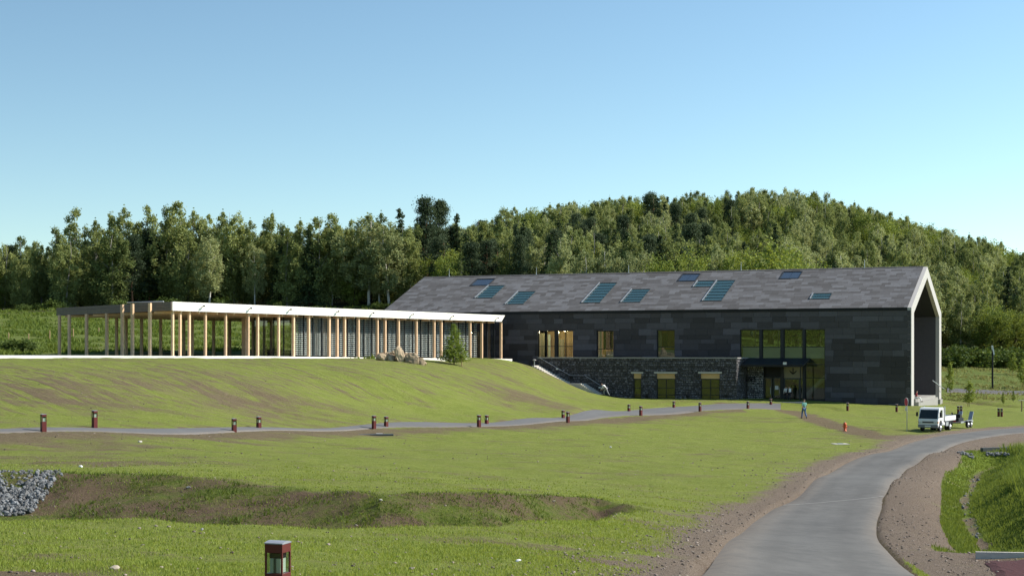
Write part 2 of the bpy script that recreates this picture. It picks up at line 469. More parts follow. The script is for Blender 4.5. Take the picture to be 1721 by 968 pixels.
def poly_dist(X, Y, pts):
    """distance to a polyline, and the fraction along it"""
    X = np.asarray(X, float).ravel(); Y = np.asarray(Y, float).ravel()
    if len(X) > 6000:
        parts_ = [poly_dist(X[i:i + 6000], Y[i:i + 6000], pts) for i in range(0, len(X), 6000)]
        return np.concatenate([q[0] for q in parts_]), np.concatenate([q[1] for q in parts_])
    if len(pts) > 100: pts = np.concatenate([pts[::2], pts[-1:]])
    best = np.full(len(X), 1e9); side = np.zeros(len(X))
    for (ax, ay), (bx, by) in zip(pts[:-1], pts[1:]):
        dx, dy = bx - ax, by - ay
        t = np.clip(((X - ax) * dx + (Y - ay) * dy) / (dx * dx + dy * dy + 1e-9), 0, 1)
        d = np.hypot(X - ax - t * dx, Y - ay - t * dy)
        m = d < best
        best[m] = d[m]
        side[m] = np.sign(dx * (Y - ay) - dy * (X - ax))[m]
    return best, side

def _hit(fn, px, py, dmax=620):
    d = np.concatenate([np.arange(6, 120, .8), np.arange(120, 300, 1.5), np.arange(300, dmax, 6.0)])
    for _pass in range(2):
        x = (px - CX) / F * d; zr = (YH - py) / F * d
        g = fn(x, d) - zr
        k = np.argmax(g > 0)
        if k == 0: k = len(d) - 1
        if _pass == 0: d = np.linspace(d[k - 1], d[k], 9)
    t = g[k - 1] / (g[k - 1] - g[k] + 1e-12)
    dd = d[k - 1] + (d[k] - d[k - 1]) * t
    return Vector(((px - CX) / F * dd, dd, (YH - py) / F * dd))

# ---- swale in the foreground: front lip and far rim
def _ratio(l): return np.array([((px - CX) / F, d) for px, d in l])
_lip = _ratio([(px, float(_hit(z_base, px, py).y)) for px, py in ((-400, 869), (0, 870), (300, 880), (540, 886), (830, 882), (1000, 874), (1090, 857))])
_rim = _ratio([(px, float(_hit(z_base, px, py).y)) for px, py in ((-400, 790), (0, 791), (140, 795), (300, 803), (500, 818), (640, 828), (830, 830), (1000, 838), (1090, 856))])

def swale_u(X, Y):
    a = X / np.maximum(Y, 1)
    dl = np.interp(a, _lip[:, 0], _lip[:, 1]); db = np.interp(a, _rim[:, 0], _rim[:, 1])
    w = np.maximum(db - dl, .5)
    u = (Y - dl) / w
    taper = np.clip(w / 9.0, 0, 1) * (a < _lip[-1, 0]) * (Y > 5)
    return u, taper

def z_swale(X, Y):
    u, taper = swale_u(X, Y)
    g = np.where(u < .4, 1 - (1 - np.clip(u / .4, 0, 1)) ** 2, np.where(u < .5, 1, 1 - np.clip((u - .5) / .46, 0, 1) ** 1.15))
    g = np.where((u < 0) | (u > 1), 0, g)
    return -1.8 * g * taper

def world_line(pix, fn=z_base):
    return [(p.x, p.y) for p in (_hit(fn, *q) for q in pix)]

def smooth_line(pts, n):
    """Catmull-Rom through points, n samples spaced by length"""
    p = np.array(pts, float)
    p = np.vstack([2 * p[0] - p[1], p, 2 * p[-1] - p[-2]])
    out = []
    for i in range(1, len(p) - 2):
        for t in np.linspace(0, 1, 24, endpoint=False):
            a, b, c, d = p[i - 1], p[i], p[i + 1], p[i + 2]
            out.append(.5 * ((2 * b) + (-a + c) * t + (2 * a - 5 * b + 4 * c - d) * t * t + (-a + 3 * b - 3 * c + d) * t ** 3))
    out.append(p[-2])
    out = np.array(out)
    s = np.concatenate([[0], np.cumsum(np.hypot(*np.diff(out, axis=0).T))])
    q = np.linspace(0, s[-1], n)
    return np.stack([np.interp(q, s, out[:, 0]), np.interp(q, s, out[:, 1])], 1)

ROAD_L = smooth_line(world_line([(1110, 1015), (1169, 968), (1191, 947), (1242, 891), (1290, 856), (1347, 825), (1399, 789), (1462, 762), (1537, 740), (1628, 725), (1721, 717), (1850, 710), (2000, 705)]), 160)
ROAD_R = smooth_line(world_line([(1640, 1015), (1565, 968), (1514, 937), (1479, 902), (1475, 880), (1479, 862), (1491, 831), (1519, 793), (1551, 770), (1600, 749), (1663, 734), (1721, 727), (1850, 719), (2000, 714)]), 160)
PATH_F = smooth_line(world_line([(-200, 729), (0, 727.5), (200, 726.5), (400, 724.5), (600, 721.5), (760, 717.5), (900, 712), (1000, 705), (1080, 699), (1150, 693.5), (1200, 690), (1255, 687.5), (1312, 688.5)]), 160)
PATH_B = smooth_line(world_line([(-200, 721), (0, 720), (200, 719), (400, 717), (600, 714), (760, 710), (860, 705), (950, 698.5), (1040, 690), (1120, 683.5), (1190, 678.5), (1240, 676.5), (1312, 676.5)]), 160)
DITCH = smooth_line(world_line([(1700, 950), (1690, 925), (1660, 885), (1642, 860), (1625, 825), (1622, 805), (1640, 780), (1668, 762)]), 60)
TRACK = smooth_line(world_line([(1290, 684), (1340, 694), (1380, 708), (1430, 722), (1500, 737), (1560, 742)]), 50)
RBANK = smooth_line(world_line([(1588, 669), (1640, 676), (1720, 684), (1850, 692)]), 30)

def strip_inside(X, Y, A, B):
    """signed: how far inside the strip between edges A and B (positive inside)"""
    mid = (A + B) / 2
    d, _ = poly_dist(X, Y, mid)
    # half width at nearest middle point
    hw = np.hypot(*(A - B).T) / 2
    Xr = np.asarray(X, float).ravel(); Yr = np.asarray(Y, float).ravel()
    idx = np.zeros(len(Xr), int)
    for s in range(0, len(Xr), 20000):
        idx[s:s + 20000] = ((Xr[s:s + 20000, None] - mid[None, :, 0]) ** 2 + (Yr[s:s + 20000, None] - mid[None, :, 1]) ** 2).argmin(1)
    # true perpendicular half width
    tg = np.gradient(mid, axis=0); tg /= np.linalg.norm(tg, axis=1)[:, None] + 1e-9
    dv = A - B
    perp = np.abs(dv[:, 0] * tg[:, 1] - dv[:, 1] * tg[:, 0]) / 2
    return perp[idx] - d

def z_feat(X, Y):
    X = np.asarray(X, float); Y = np.asarray(Y, float); sh = X.shape
    z = z_base(X, Y) + z_swale(X, Y)
    xr, yr = X.ravel(), Y.ravel()
    d, _ = poly_dist(xr, yr, DITCH)
    z = z - (.8 * np.exp(-(d / 1.35) ** 2) * np.clip((yr - 37.5) / 2.5, 0, 1)).reshape(sh)
    d, _ = poly_dist(xr, yr, RBANK)
    z = z - (.45 * np.exp(-(d / .9) ** 2)).reshape(sh)
    return z

_VT = np.random.default_rng(77).random((256, 256))
def vnoise(x, y, lx, ly, ox=0.0):
    u, v = x / lx + ox, y / ly + ox * 1.7
    i, j = np.floor(u).astype(int), np.floor(v).astype(int)
    f, g = u - i, v - j
    f = f * f * (3 - 2 * f); g = g * g * (3 - 2 * g)
    T = lambda a, b: _VT[a % 256, b % 256]
    return (T(i, j) * (1 - f) + T(i + 1, j) * f) * (1 - g) + (T(i, j + 1) * (1 - f) + T(i + 1, j + 1) * f) * g - .5

def z_ground(X, Y):
    """the visible ground: features, soft lumps, and a bed cut under road and path"""
    X = np.asarray(X, float); Y = np.asarray(Y, float); sh = X.shape
    z = z_feat(X, Y)
    xr, yr = X.ravel(), Y.ravel()
    lump = (np.sin(xr * 1.7 + 1.3 * np.sin(yr * .9)) * np.sin(yr * 1.35 + 1.1 * np.sin(xr * 1.1)) * .022
            + np.sin(xr * .55 + 2 * np.sin(yr * .31)) * np.sin(yr * .47 + xr * .2) * .04)
    rough = vnoise(xr, yr, 2.6, 1.1) * .075 + vnoise(xr, yr, .9, .55, 13.3) * .055 + vnoise(xr, yr, .38, .3, 41.7) * .028
    u_, tp_ = swale_u(xr, yr)
    bankm = np.clip((u_ - .4) / .1, 0, 1) * np.clip((1.02 - u_) / .06, 0, 1) * tp_
    rough = rough * np.clip(yr / 40, .45, 1.0) * (1 + 1.0 * bankm)
    lump = lump + rough * (yr < 215)
    ri = strip_inside(xr, yr, ROAD_L, ROAD_R); pi_ = strip_inside(xr, yr, PATH_F, PATH_B)
    away = np.clip(-np.maximum(ri, pi_) / 1.5, 0, 1)
    z = z + (lump * away).reshape(sh)
    cut = np.clip((ri + .1) / .3, 0, 1) * .16 + np.clip((pi_ + .1) / .4, 0, 1) * .2
    return z - cut.reshape(sh)

def hit(px, py):
    return _hit(z_feat, px, py)
def zg(x, y):
    return float(z_ground(np.array([x]), np.array([y]))[0])

# ---- masks painted on the ground sheet
SWALE_SOIL = None
def ground_masks(X, Y):
    xr, yr = X.ravel(), Y.ravel()
    dirt = np.zeros(len(xr)); lush = np.zeros(len(xr)); mound = np.zeros(len(xr)); grav = np.zeros(len(xr))
    dl, sl_ = poly_dist(xr, yr, ROAD_L)
    ri = strip_inside(xr, yr, ROAD_L, ROAD_R)
    dr, sr = poly_dist(xr, yr, ROAD_R)
    left = np.exp(-(np.maximum(dl - .35, 0) / 1.15) ** 2) * .95
    right = np.clip(1.45 - np.maximum(dr - 1.2, 0) / (1.3 + .012 * yr), 0, 1)
    right *= (sr < 0)
    right = np.where(yr > 130, np.exp(-(dr / 1.5) ** 2), right)
    grav = np.maximum(np.exp(-(np.maximum(dl - .5, 0) / 2.0) ** 2), right)
    dirt = np.maximum(dirt, np.maximum(left, right))
    dirt = np.where(ri > -.1, 1.0, dirt)
    # brown bank below the path
    dp, sp = poly_dist(xr, yr, PATH_F)
    pi_ = strip_inside(xr, yr, PATH_F, PATH_B)
    bank = np.exp(-(np.maximum(dp - 1.1, 0) / 2.2) ** 2) * .72 * (sp < 0)
    dirt = np.maximum(dirt, bank * (xr < 24))
    dpb, spb = poly_dist(xr, yr, PATH_B)
    dirt = np.maximum(dirt, np.exp(-(dpb / .35) ** 2) * .35)
    # walked track from the entrance to the road
    dt, _ = poly_dist(xr, yr, TRACK)
    dirt = np.maximum(dirt, np.exp(-(dt / 1.5) ** 4) * .95)
    dtr = np.hypot(xr - hit(1545, 737).x, (yr - hit(1545, 737).y) * .6)
    dirt = np.maximum(dirt, np.exp(-(dtr / 4.5) ** 2))
    # swale far bank
    u, tp = swale_u(xr, yr)
    sb = np.clip((u - .42) / .1, 0, 1) * np.clip((1.06 - u) / .08, 0, 1) * tp
    dirt = np.maximum(dirt, sb * .40)
    # bare soil in the near left corner, and scattered bare bands
    for (px, py, rx, ry, a) in ((20, 968, 1.8, .9, 1.0), (900, 913, 2.2, .5, .5), (720, 900, 1.5, .35, .4), (1060, 950, 1.4, .8, .8), (560, 960, 1.3, .4, .5), (1130, 925, 1.2, 1.0, .6),
                                (60, 745, 6, 3, .6), (150, 775, 6, 2.5, .55), (300, 735, 9, 1.5, .6), (40, 770, 5, 2.0, .5), (900, 668, 6, 7, .55), (380, 672, 8, 8, .42), (120, 660, 7, 7, .38), (560, 690, 8, 4, .36), (930, 632, 4, 4, .6)):
        p = _hit(z_base, px, py)
        dirt = np.maximum(dirt, a * np.exp(-((xr - p.x) / rx) ** 2 - ((yr - p.y) / ry) ** 2))
    dd, ds = poly_dist(xr, yr, DITCH)
    near = (yr < 125)
    rb = np.exp(-(np.maximum(dr - 3.0, 0) / 1.0) ** 2)
    lush = np.clip(1.3 - dd / 6.5, 0, 1) * near * (sr < 0) * (dr > 2)
    lush = np.maximum(lush, np.clip((dr - 6) / 2, 0, 1) * (sr < 0) * near * (yr < 118))
    q_ = P(1668, 908, -4.85)
    lush = np.maximum(lush, 1.25 * np.exp(-((xr - q_[0]) / .9) ** 2 - ((yr - q_[1]) / 2.4) ** 2) * np.clip((yr - 36.4) / .3, 0, 1))
    lush = np.where(yr < 36.4, 0, lush)
    lush = np.clip(lush + .5 * vnoise(xr, yr, 1.2, 1.8, 3.1) * (lush > .02), 0, 1.3)
    dirt = np.where(lush > .3, dirt * .35, dirt)
    dirt = np.maximum(dirt, np.exp(-(dd / (.24 + .40 * vnoise(xr, yr, 1.1, 1.6, 8.2))) ** 2) * .8 * (yr > 37))
    db, _ = poly_dist(xr, yr, RBANK)
    dirt = np.maximum(dirt, np.exp(-(db / .55) ** 2) * .9)
    # sown mound between path and pergola
    mound = np.clip((dpb - 4) / 8, 0, 1) * (spb > 0) * np.clip((192 - yr) / 12, 0, 1) * np.clip((16 - xr) / 14, 0, 1)
    wyl = (xr + 31.1) * -.870 + (yr - 139.6) * .494
    meadow = np.clip((wyl - 2) / 5, 0, 1) * np.clip((yr - 138) / 8, 0, 1) * (xr < 0) + np.clip((yr - 195) / 20, 0, 1) * (xr >= 0)
    wood = np.clip((yr - 262) / 14, 0, 1)
    return dirt, lush, np.clip(mound, 0, 1), np.clip(meadow, 0, 1), wood, np.clip(grav, 0, 1), np.clip(sb, 0, 1)

az = np.radians(np.concatenate([np.arange(-180, -24, 4), np.arange(-24, -20.2, .4), np.arange(-20.2, 20.2, .115), np.arange(20.2, 24, .4), np.arange(24, 181, 4)]))
rad = np.concatenate([[.4, 1.5, 3, 5, 7, 9, 11, 13, 15], np.geomspace(16.5, 300, 680), np.geomspace(304, 520, 40), np.geomspace(560, 3500, 14)])
RR, AA = np.meshgrid(rad, az, indexing='ij')
GX, GY = RR * np.sin(AA), RR * np.cos(AA)
GZ = z_ground(GX, GY)
GZ = np.where(RR > 900, np.clip(GZ, -30, 40), GZ)
nR, nA = GX.shape
ii = (np.arange(nR - 1)[:, None] * nA + np.arange(nA - 1)[None, :]).ravel()
gf = np.stack([ii, ii + 1, ii + 1 + nA, ii + nA], 1)
gme = np_mesh('ground', np.stack([GX.ravel(), GY.ravel(), GZ.ravel()], 1), gf[:, ::-1], None, True)
MASKS = ground_masks(GX, GY)
for nm, arr in zip(('dirt', 'lush', 'mound', 'meadow', 'wood', 'gravel', 'bank'), MASKS):
    at = gme.attributes.new(nm, 'FLOAT', 'POINT'); at.data.foreach_set('value', arr.astype(np.float32).ravel())

def ground_material():
    m, nt, b = new_mat('sown_ground')
    p = wpos(nt)
    A = {}
    for nm in ('dirt', 'lush', 'mound', 'meadow', 'wood', 'gravel', 'bank'):
        a = nt.nodes.new('ShaderNodeAttribute'); a.attribute_name = nm; A[nm] = a.outputs['Fac']
    # seed rows on the mound: noise stretched down the slope
    mp = nt.nodes.new('ShaderNodeMapping'); mp.vector_type = 'TEXTURE'; mp.inputs['Rotation'].default_value = (0, 0, math.radians(41)); mp.inputs['Scale'].default_value = (.40, 16, 4)
    nt.links.new(p, mp.inputs[0])
    rows = noise(nt, 1.0, 3, .6, mp.outputs[0])
    mrr = nt.nodes.new('ShaderNodeMapRange'); nt.links.new(rows, mrr.inputs[0]); mrr.inputs[1].default_value = .36; mrr.inputs[2].default_value = .64; mrr.inputs[3].default_value = .28; mrr.inputs[4].default_value = .78
    rows = mrr.outputs[0]
    mp2 = nt.nodes.new('ShaderNodeMapping'); mp2.vector_type = 'TEXTURE'; mp2.inputs['Rotation'].default_value = (0, 0, math.radians(-6)); mp2.inputs['Scale'].default_value = (11, 3.6, 4)
    nt.links.new(p, mp2.inputs[0])
    bands = noise(nt, 1.0, 6, .68, mp2.outputs[0])
    mp3 = nt.nodes.new('ShaderNodeMapping'); mp3.vector_type = 'TEXTURE'; mp3.inputs['Rotation'].default_value = (0, 0, math.radians(4)); mp3.inputs['Scale'].default_value = (3.2, 1.25, 2)
    nt.links.new(p, mp3.inputs[0])
    streak = noise(nt, 1.0, 7, .72, mp3.outputs[0])
    big = noise(nt, .12, 3, .5, p); mid = noise(nt, .8, 5, .6, p); fine = noise(nt, 6.0, 5, .7, p); grain = noise(nt, 38.0, 4, .7, p)
    rowmix = mathn(nt, 'ADD', mathn(nt, 'MULTIPLY', rows, A['mound']), mathn(nt, 'MULTIPLY', bands, mathn(nt, 'SUBTRACT', 1.0, A['mound'])))
    # amount of bare soil
    s = mathn(nt, 'ADD', A['dirt'], mathn(nt, 'MULTIPLY', mathn(nt, 'SUBTRACT', rowmix, .5), 1.5))
    s = mathn(nt, 'ADD', s, mathn(nt, 'MULTIPLY', mathn(nt, 'SUBTRACT', mid, .5), .55))
    s = mathn(nt, 'ADD', s, mathn(nt, 'MULTIPLY', mathn(nt, 'SUBTRACT', streak, .52), 2.3))
    s = mathn(nt, 'ADD', s, mathn(nt, 'MULTIPLY', mathn(nt, 'SUBTRACT', fine, .5), .9))
    s = mathn(nt, 'ADD', s, mathn(nt, 'MULTIPLY', mathn(nt, 'SUBTRACT', grain, .5), .7))
    s = mathn(nt, 'ADD', s, mathn(nt, 'MULTIPLY', A['mound'], .11))
    s = mathn(nt, 'SUBTRACT', s, mathn(nt, 'MULTIPLY', mathn(nt, 'ADD', A['lush'], mathn(nt, 'MULTIPLY', A['meadow'], .7)), .28))
    mr = nt.nodes.new('ShaderNodeMapRange'); mr.interpolation_type = 'SMOOTHSTEP'
    nt.links.new(s, mr.inputs[0]); mr.inputs[1].default_value = -.06; mr.inputs[2].default_value = .66
    soilf = mr.outputs[0]
    gcol = ramp(nt, mathn(nt, 'ADD', mathn(nt, 'MULTIPLY', fine, .6), mathn(nt, 'MULTIPLY', mid, .4)),
                [(.28, (.118, .152, .026)), (.5, (.188, .222, .044)), (.72, (.262, .284, .074))])
    gl = ramp(nt, fine, [(.3, (.085, .130, .016)), (.7, (.20, .26, .035))])
    gcol = mixc(nt, A['lush'], gcol, gl)
    gm = ramp(nt, mathn(nt, 'ADD', mathn(nt, 'MULTIPLY', mid, .55), mathn(nt, 'MULTIPLY', fine, .45)),
              [(.3, (.055, .082, .018)), (.5, (.115, .150, .034)), (.7, (.190, .200, .060))])
    gcol = mixc(nt, A['meadow'], gcol, gm)
    soil = ramp(nt, mathn(nt, 'ADD', mathn(nt, 'MULTIPLY', grain, .5), mathn(nt, 'MULTIPLY', fine, .5)),
                [(.3, (.075, .056, .033)), (.5, (.150, .115, .068)), (.7, (.24, .190, .122))])
    gv = ramp(nt, grain, [(.32, (.10, .075, .058)), (.5, (.19, .145, .112)), (.68, (.33, .27, .22))])
    soil = mixc(nt, mathn(nt, 'MULTIPLY', A['gravel'], .8), soil, gv)
    gb = ramp(nt, mathn(nt, 'ADD', mathn(nt, 'MULTIPLY', fine, .6), mathn(nt, 'MULTIPLY', streak, .4)), [(.32, (.055, .085, .012)), (.5, (.115, .150, .026)), (.68, (.19, .22, .045))])
    gcol = mixc(nt, A['bank'], gcol, gb)
    sbk = ramp(nt, grain, [(.3, (.060, .042, .027)), (.5, (.125, .088, .056)), (.7, (.20, .148, .098))])
    soil = mixc(nt, A['bank'], soil, sbk)
    c = mixc(nt, soilf, gcol, soil)
    litter = ramp(nt, fine, [(.3, (.02, .018, .008)), (.7, (.05, .05, .02))])
    c = mixc(nt, A['wood'], c, litter)
    nt.links.new(c, b.inputs['Base Color'])
    b.inputs['Roughness'].default_value = 0.95
    b.inputs['Specular IOR Level'].default_value = 0.1
    h = mathn(nt, 'ADD', mathn(nt, 'MULTIPLY', fine, .6), mathn(nt, 'MULTIPLY', grain, .35))
    h = mathn(nt, 'ADD', h, mathn(nt, 'MULTIPLY', mathn(nt, 'ADD', rowmix, streak), .6))
    bump(nt, b, h, .85, .22)
    return m
M['ground'] = ground_material()
gme.materials.append(M['ground'])
ground = link(bpy.data.objects.new('ground', gme)); tag(ground, kind='structure')

# ---- road, path, forecourt: sheets laid on their beds
def asphalt(name, a, bcol, scale=1.0):
    m, nt, b = new_mat(name)
    p = wpos(nt)
    big = noise(nt, .35 * scale, 4, .6, p); mid = noise(nt, 2.5, 5, .6, p); gr = noise(nt, 55, 3, .8, p)
    at = nt.nodes.new('ShaderNodeAttribute'); at.attribute_name = 'across'
    edge = ramp(nt, at.outputs['Fac'], [(0, 1.0), (.08, .75), (.24, .12), (.5, 0), (.86, .08), (.95, .5), (1, 1.0)])
    track = ramp(nt, at.outputs['Fac'], [(.18, 0.0), (.3, .8), (.42, 0.1), (.6, 0.1), (.72, .8), (.84, 0)])
    f = mathn(nt, 'ADD', mathn(nt, 'MULTIPLY', big, .5), mathn(nt, 'MULTIPLY', mid, .5))
    c = ramp(nt, f, [(.3, a), (.7, bcol)])
    c = mixc(nt, mathn(nt, 'MULTIPLY', mathn(nt, 'MULTIPLY', track, mid), .5), c, [x * .6 for x in a])
    c = mixc(nt, mathn(nt, 'MULTIPLY', mathn(nt, 'MULTIPLY', edge, mid), .95), c, (.21, .165, .12))
    c = mixc(nt, .45, c, ramp(nt, gr, [(.3, .3), (.7, .75)]), 'OVERLAY')
    nt.links.new(c, b.inputs['Base Color'])
    b.inputs['Roughness'].default_value = .85
    bump(nt, b, mathn(nt, 'ADD', gr, mid), .25, .02)
    return m
M['asphalt'] = asphalt('road_asphalt', (.078, .075, .070), (.150, .144, .132))
M['path'] = asphalt('path_asphalt', (.105, .105, .105), (.155, .152, .148))

def strip(name, A, B, mat, rise, nac=12, edge_drop=.1):
    n = len(A)
    t = np.linspace(0, 1, nac + 1)
    X = A[:, None, 0] * (1 - t) + B[:, None, 0] * t; Y = A[:, None, 1] * (1 - t) + B[:, None, 1] * t
    Z = z_base(X, Y) + rise + .03 * np.sin(np.pi * t)[None, :]
    Z[:, 0] -= edge_drop; Z[:, -1] -= edge_drop
    k = nac + 1
    ids = (np.arange(n - 1)[:, None] * k + np.arange(nac)[None, :]).ravel()
    f = np.stack([ids, ids + 1, ids + 1 + k, ids + k], 1)
    me = np_mesh(name, np.stack([X.ravel(), Y.ravel(), Z.ravel()], 1), f, mat, True)
    at = me.attributes.new('across', 'FLOAT', 'POINT'); at.data.foreach_set('value', np.tile(t, n).astype(np.float32))
    bm = bmesh.new(); bm.from_mesh(me); bmesh.ops.recalc_face_normals(bm, faces=bm.faces)
    if sum(fc.normal.z for fc in bm.faces) < 0: bmesh.ops.reverse_faces(bm, faces=bm.faces)
    bm.to_mesh(me); bm.free()
    return tag(link(bpy.data.objects.new(name, me)), kind='structure')
strip('road', ROAD_L, ROAD_R, M['asphalt'], .0)
strip('path', PATH_F, PATH_B, M['path'], .0)
gr_n = smooth_line(world_line([(1592, 659.5), (1650, 662), (1721, 664), (1850, 668)]), 30)
gr_f = smooth_line(world_line([(1592, 652), (1650, 655), (1721, 657.5), (1850, 660)]), 30)
M['gravel_road'] = asphalt('grey_gravel', (.085, .083, .085), (.15, .145, .145))
strip('gravel_road', gr_n, gr_f, M['gravel_road'], .10, 6, .15)

# faint construction joint across the road
ja, jb = ROAD_L[np.abs(np.arange(160) - 60).argmin()], ROAD_R[60]
k_j = int(np.argmin([abs(YH - z_base(np.array([p[0]]), np.array([p[1]]))[0] / p[1] * F - 834) for p in ROAD_R]))
jn_ = MB()
tj = np.linspace(.07, .97, 14); jl, jr = ROAD_L[k_j], ROAD_R[k_j]
jp = [(jl[0] * (1 - t) + jr[0] * t, jl[1] * (1 - t) + jr[1] * t, t) for t in tj]
for (x0, y0, t0), (x1, y1, t1) in zip(jp[:-1], jp[1:]):
    e0 = float(z_base(np.array([x0]), np.array([y0]))[0]) + .03 * math.sin(math.pi * t0) + .008; e1 = float(z_base(np.array([x1]), np.array([y1]))[0]) + .03 * math.sin(math.pi * t1) + .008
    jn_.quad((x0, y0 - .05, e0), (x1, y1 - .05, e1), (x1, y1 + .05, e1), (x0, y0 + .05, e0))
tag(jn_.build('road_joint', M['concrete_grey']), kind='structure')

# =====================================================================
#  THE HALL  (local frame: x along the front to the right, y into the building, origin at the near right corner)
# =====================================================================
HC = Vector((46.2, 176.4, 0)); UX = Vector((.92, -.392, 0)).normalized(); VY = Vector((.392, .92, 0)).normalized()
HROT = math.atan2(UX.y, UX.x)
HL, HW, EAVE, RIDGE, BASE = 69.3, 26.0, 5.03, 10.36, -7.4
SLOPE = math.atan2(RIDGE - EAVE, HW / 2); SLEN = math.hypot(RIDGE - EAVE, HW / 2)
hall = empty('exhibition_hall', HC, HROT)
tag(hall, 'long dark slate-roofed hall with basalt panel walls and an open pale-rimmed gable', 'building')

def fx(px, off=0.0):
    """local x on the plane y = off that the camera sees at column px"""
    r = (px - CX) / F
    o = HC + VY * off
    return (r * o.y - o.x) / (UX.x - r * UX.y)
def fpt(x, y): return HC + UX * x + VY * y
def fz(px, py, off=0.0):
    p = fpt(fx(px, off), off)
    return (YH - py) * p.y / F
def on_roof(px, py):
    """local (x, distance up the slope) seen at a pixel"""
    d = Vector(((px - CX) / F, 1, (YH - py) / F))
    n = (VY * -math.sin(SLOPE) + Vector((0, 0, 1)) * math.cos(SLOPE))
    o = HC + Vector((0, 0, EAVE))
    t = o.dot(n) / d.dot(n)
    q = d * t - o
    return q.dot(UX), q.dot(VY * math.cos(SLOPE) + Vector((0, 0, 1)) * math.sin(SLOPE))

UNIT = {}
def unit_box(mat):
    if mat.name not in UNIT:
        UNIT[mat.name] = MB().box((0, 0, 0), (1, 1, 1)).mesh('slab', mat)
    return UNIT[mat.name]
def slab(name, mat, c, s, parent, rx=0.0, rz=0.0):
    o = bpy.data.objects.new(name, unit_box(mat))
    o.location = c; o.scale = s; o.rotation_euler = (rx, 0, rz)
    return link(o, parent)

def subtract(r, holes):
    out = [r]
    for h in holes:
        nxt = []
        for (a, b, c, d) in out:
            if h[0] >= b or h[1] <= a or h[2] >= d or h[3] <= c: nxt.append((a, b, c, d)); continue
            if h[2] > c: nxt.append((a, b, c, h[2]))
            if h[3] < d: nxt.append((a, b, h[3], d))
            c2, d2 = max(c, h[2]), min(d, h[3])
            if h[0] > a: nxt.append((a, h[0], c2, d2))
            if h[1] < b: nxt.append((h[1], b, c2, d2))
        out = nxt
    return [q for q in out if q[1] - q[0] > .04 and q[3] - q[2] > .04]

def courses(x0, x1, rows, wr, holes, r):
    """rows: list of (s0,s1); returns slab rectangles in broken bond"""
    out = []
    for (s0, s1) in rows:
        x = x0 + r.uniform(-wr[1], 0)
        while x < x1:
            w = r.uniform(*wr)
            a, b = max(x, x0), min(x + w, x1)
            if b - a > .03:
                out += subtract((a, b, s0, s1), holes)
            x += w
    return out

def holed(mb, xs, ss, holes, y0, y1, fn):
    """solid sheet with real openings: only outer faces. fn(x, s, y) -> point"""
    xs = sorted(set([*xs] + [h[i] for h in holes for i in (0, 1)])); ss = sorted(set([*ss] + [h[i] for h in holes for i in (2, 3)]))
    def solid(i, j):
        if i < 0 or j < 0 or i >= len(xs) - 1 or j >= len(ss) - 1: return False
        cx, cs = (xs[i] + xs[i + 1]) / 2, (ss[j] + ss[j + 1]) / 2
        return not any(h[0] < cx < h[1] and h[2] < cs < h[3] for h in holes)
    for i in range(len(xs) - 1):
        for j in range(len(ss) - 1):
            if not solid(i, j): continue
            a, b, c, d = xs[i], xs[i + 1], ss[j], ss[j + 1]
            for y in (y0, y1): mb.quad(fn(a, c, y), fn(b, c, y), fn(b, d, y), fn(a, d, y))
            if not solid(i - 1, j): mb.quad(fn(a, c, y0), fn(a, d, y0), fn(a, d, y1), fn(a, c, y1))
            if not solid(i + 1, j): mb.quad(fn(b, c, y0), fn(b, d, y0), fn(b, d, y1), fn(b, c, y1))
            if not solid(i, j - 1): mb.quad(fn(a, c, y0), fn(b, c, y0), fn(b, c, y1), fn(a, c, y1))
            if not solid(i, j + 1): mb.quad(fn(a, d, y0), fn(b, d, y0), fn(b, d, y1), fn(a, d, y1))
    return mb

# ---- openings in the front wall: (x0,x1,z0,z1)
def opening(p0, p1, y0, y1):
    pm = (p0 + p1) / 2
    return (fx(p0), fx(p1), fz(pm, y1), fz(pm, y0))
WIN = {'a': opening(904, 963, 555.5, 603), 'b': opening(1003, 1031, 555.5, 603), 'c': opening(1104, 1134, 554.5, 603)}
GX0, GX1 = fx(1244), fx(1386.5)
GZ1 = fz(1315, 553.3)
ZFLOOR = fz(1325, 672.3)
WIN['g'] = (GX0, GX1, ZFLOOR, GZ1)
HOLES = list(WIN.values())

# ---- walls
mb = holed(MB(), (-HL, 0), (BASE, EAVE - .25), HOLES, .08, .45, lambda x, s, y: (x, y, s))
mb.build('wall', M['deck_dark'], hall)
rows = []; z = EAVE - .30
wr = random.Random(3)
while z > -6.3:
    h = wr.choice((.52, .62, .72, .8))
    rows.append((max(z - h, -6.35), z - .022)); z -= h
pan = courses(-HL, -.02, rows, (1.1, 3.0), HOLES, wr)
pan.sort(key=lambda r: -r[0] * (1 if r[3] - r[2] > .2 else .5))
big = [r for r in pan if (r[1] - r[0]) * (r[3] - r[2]) > .4]
small = [r for r in pan if (r[1] - r[0]) * (r[3] - r[2]) <= .4]
big.sort(key=lambda r: -r[1])
mbst = MB()
for i, (a, b, c, d) in enumerate(big + small):
    dep = wr.uniform(0, .03)
    if i < 300 and i < len(big):
        slab('wall_panel', M['basalt'], ((a + b) / 2, .03 - dep, (c + d) / 2), (b - a - .02, .12, d - c), hall)
    else:
        mbst.bb(a + .01, b - .01, -.03 - dep, .09, c, d)
tag(mbst.build('wall_panel', M['basalt_stuff'], hall), kind='stuff')
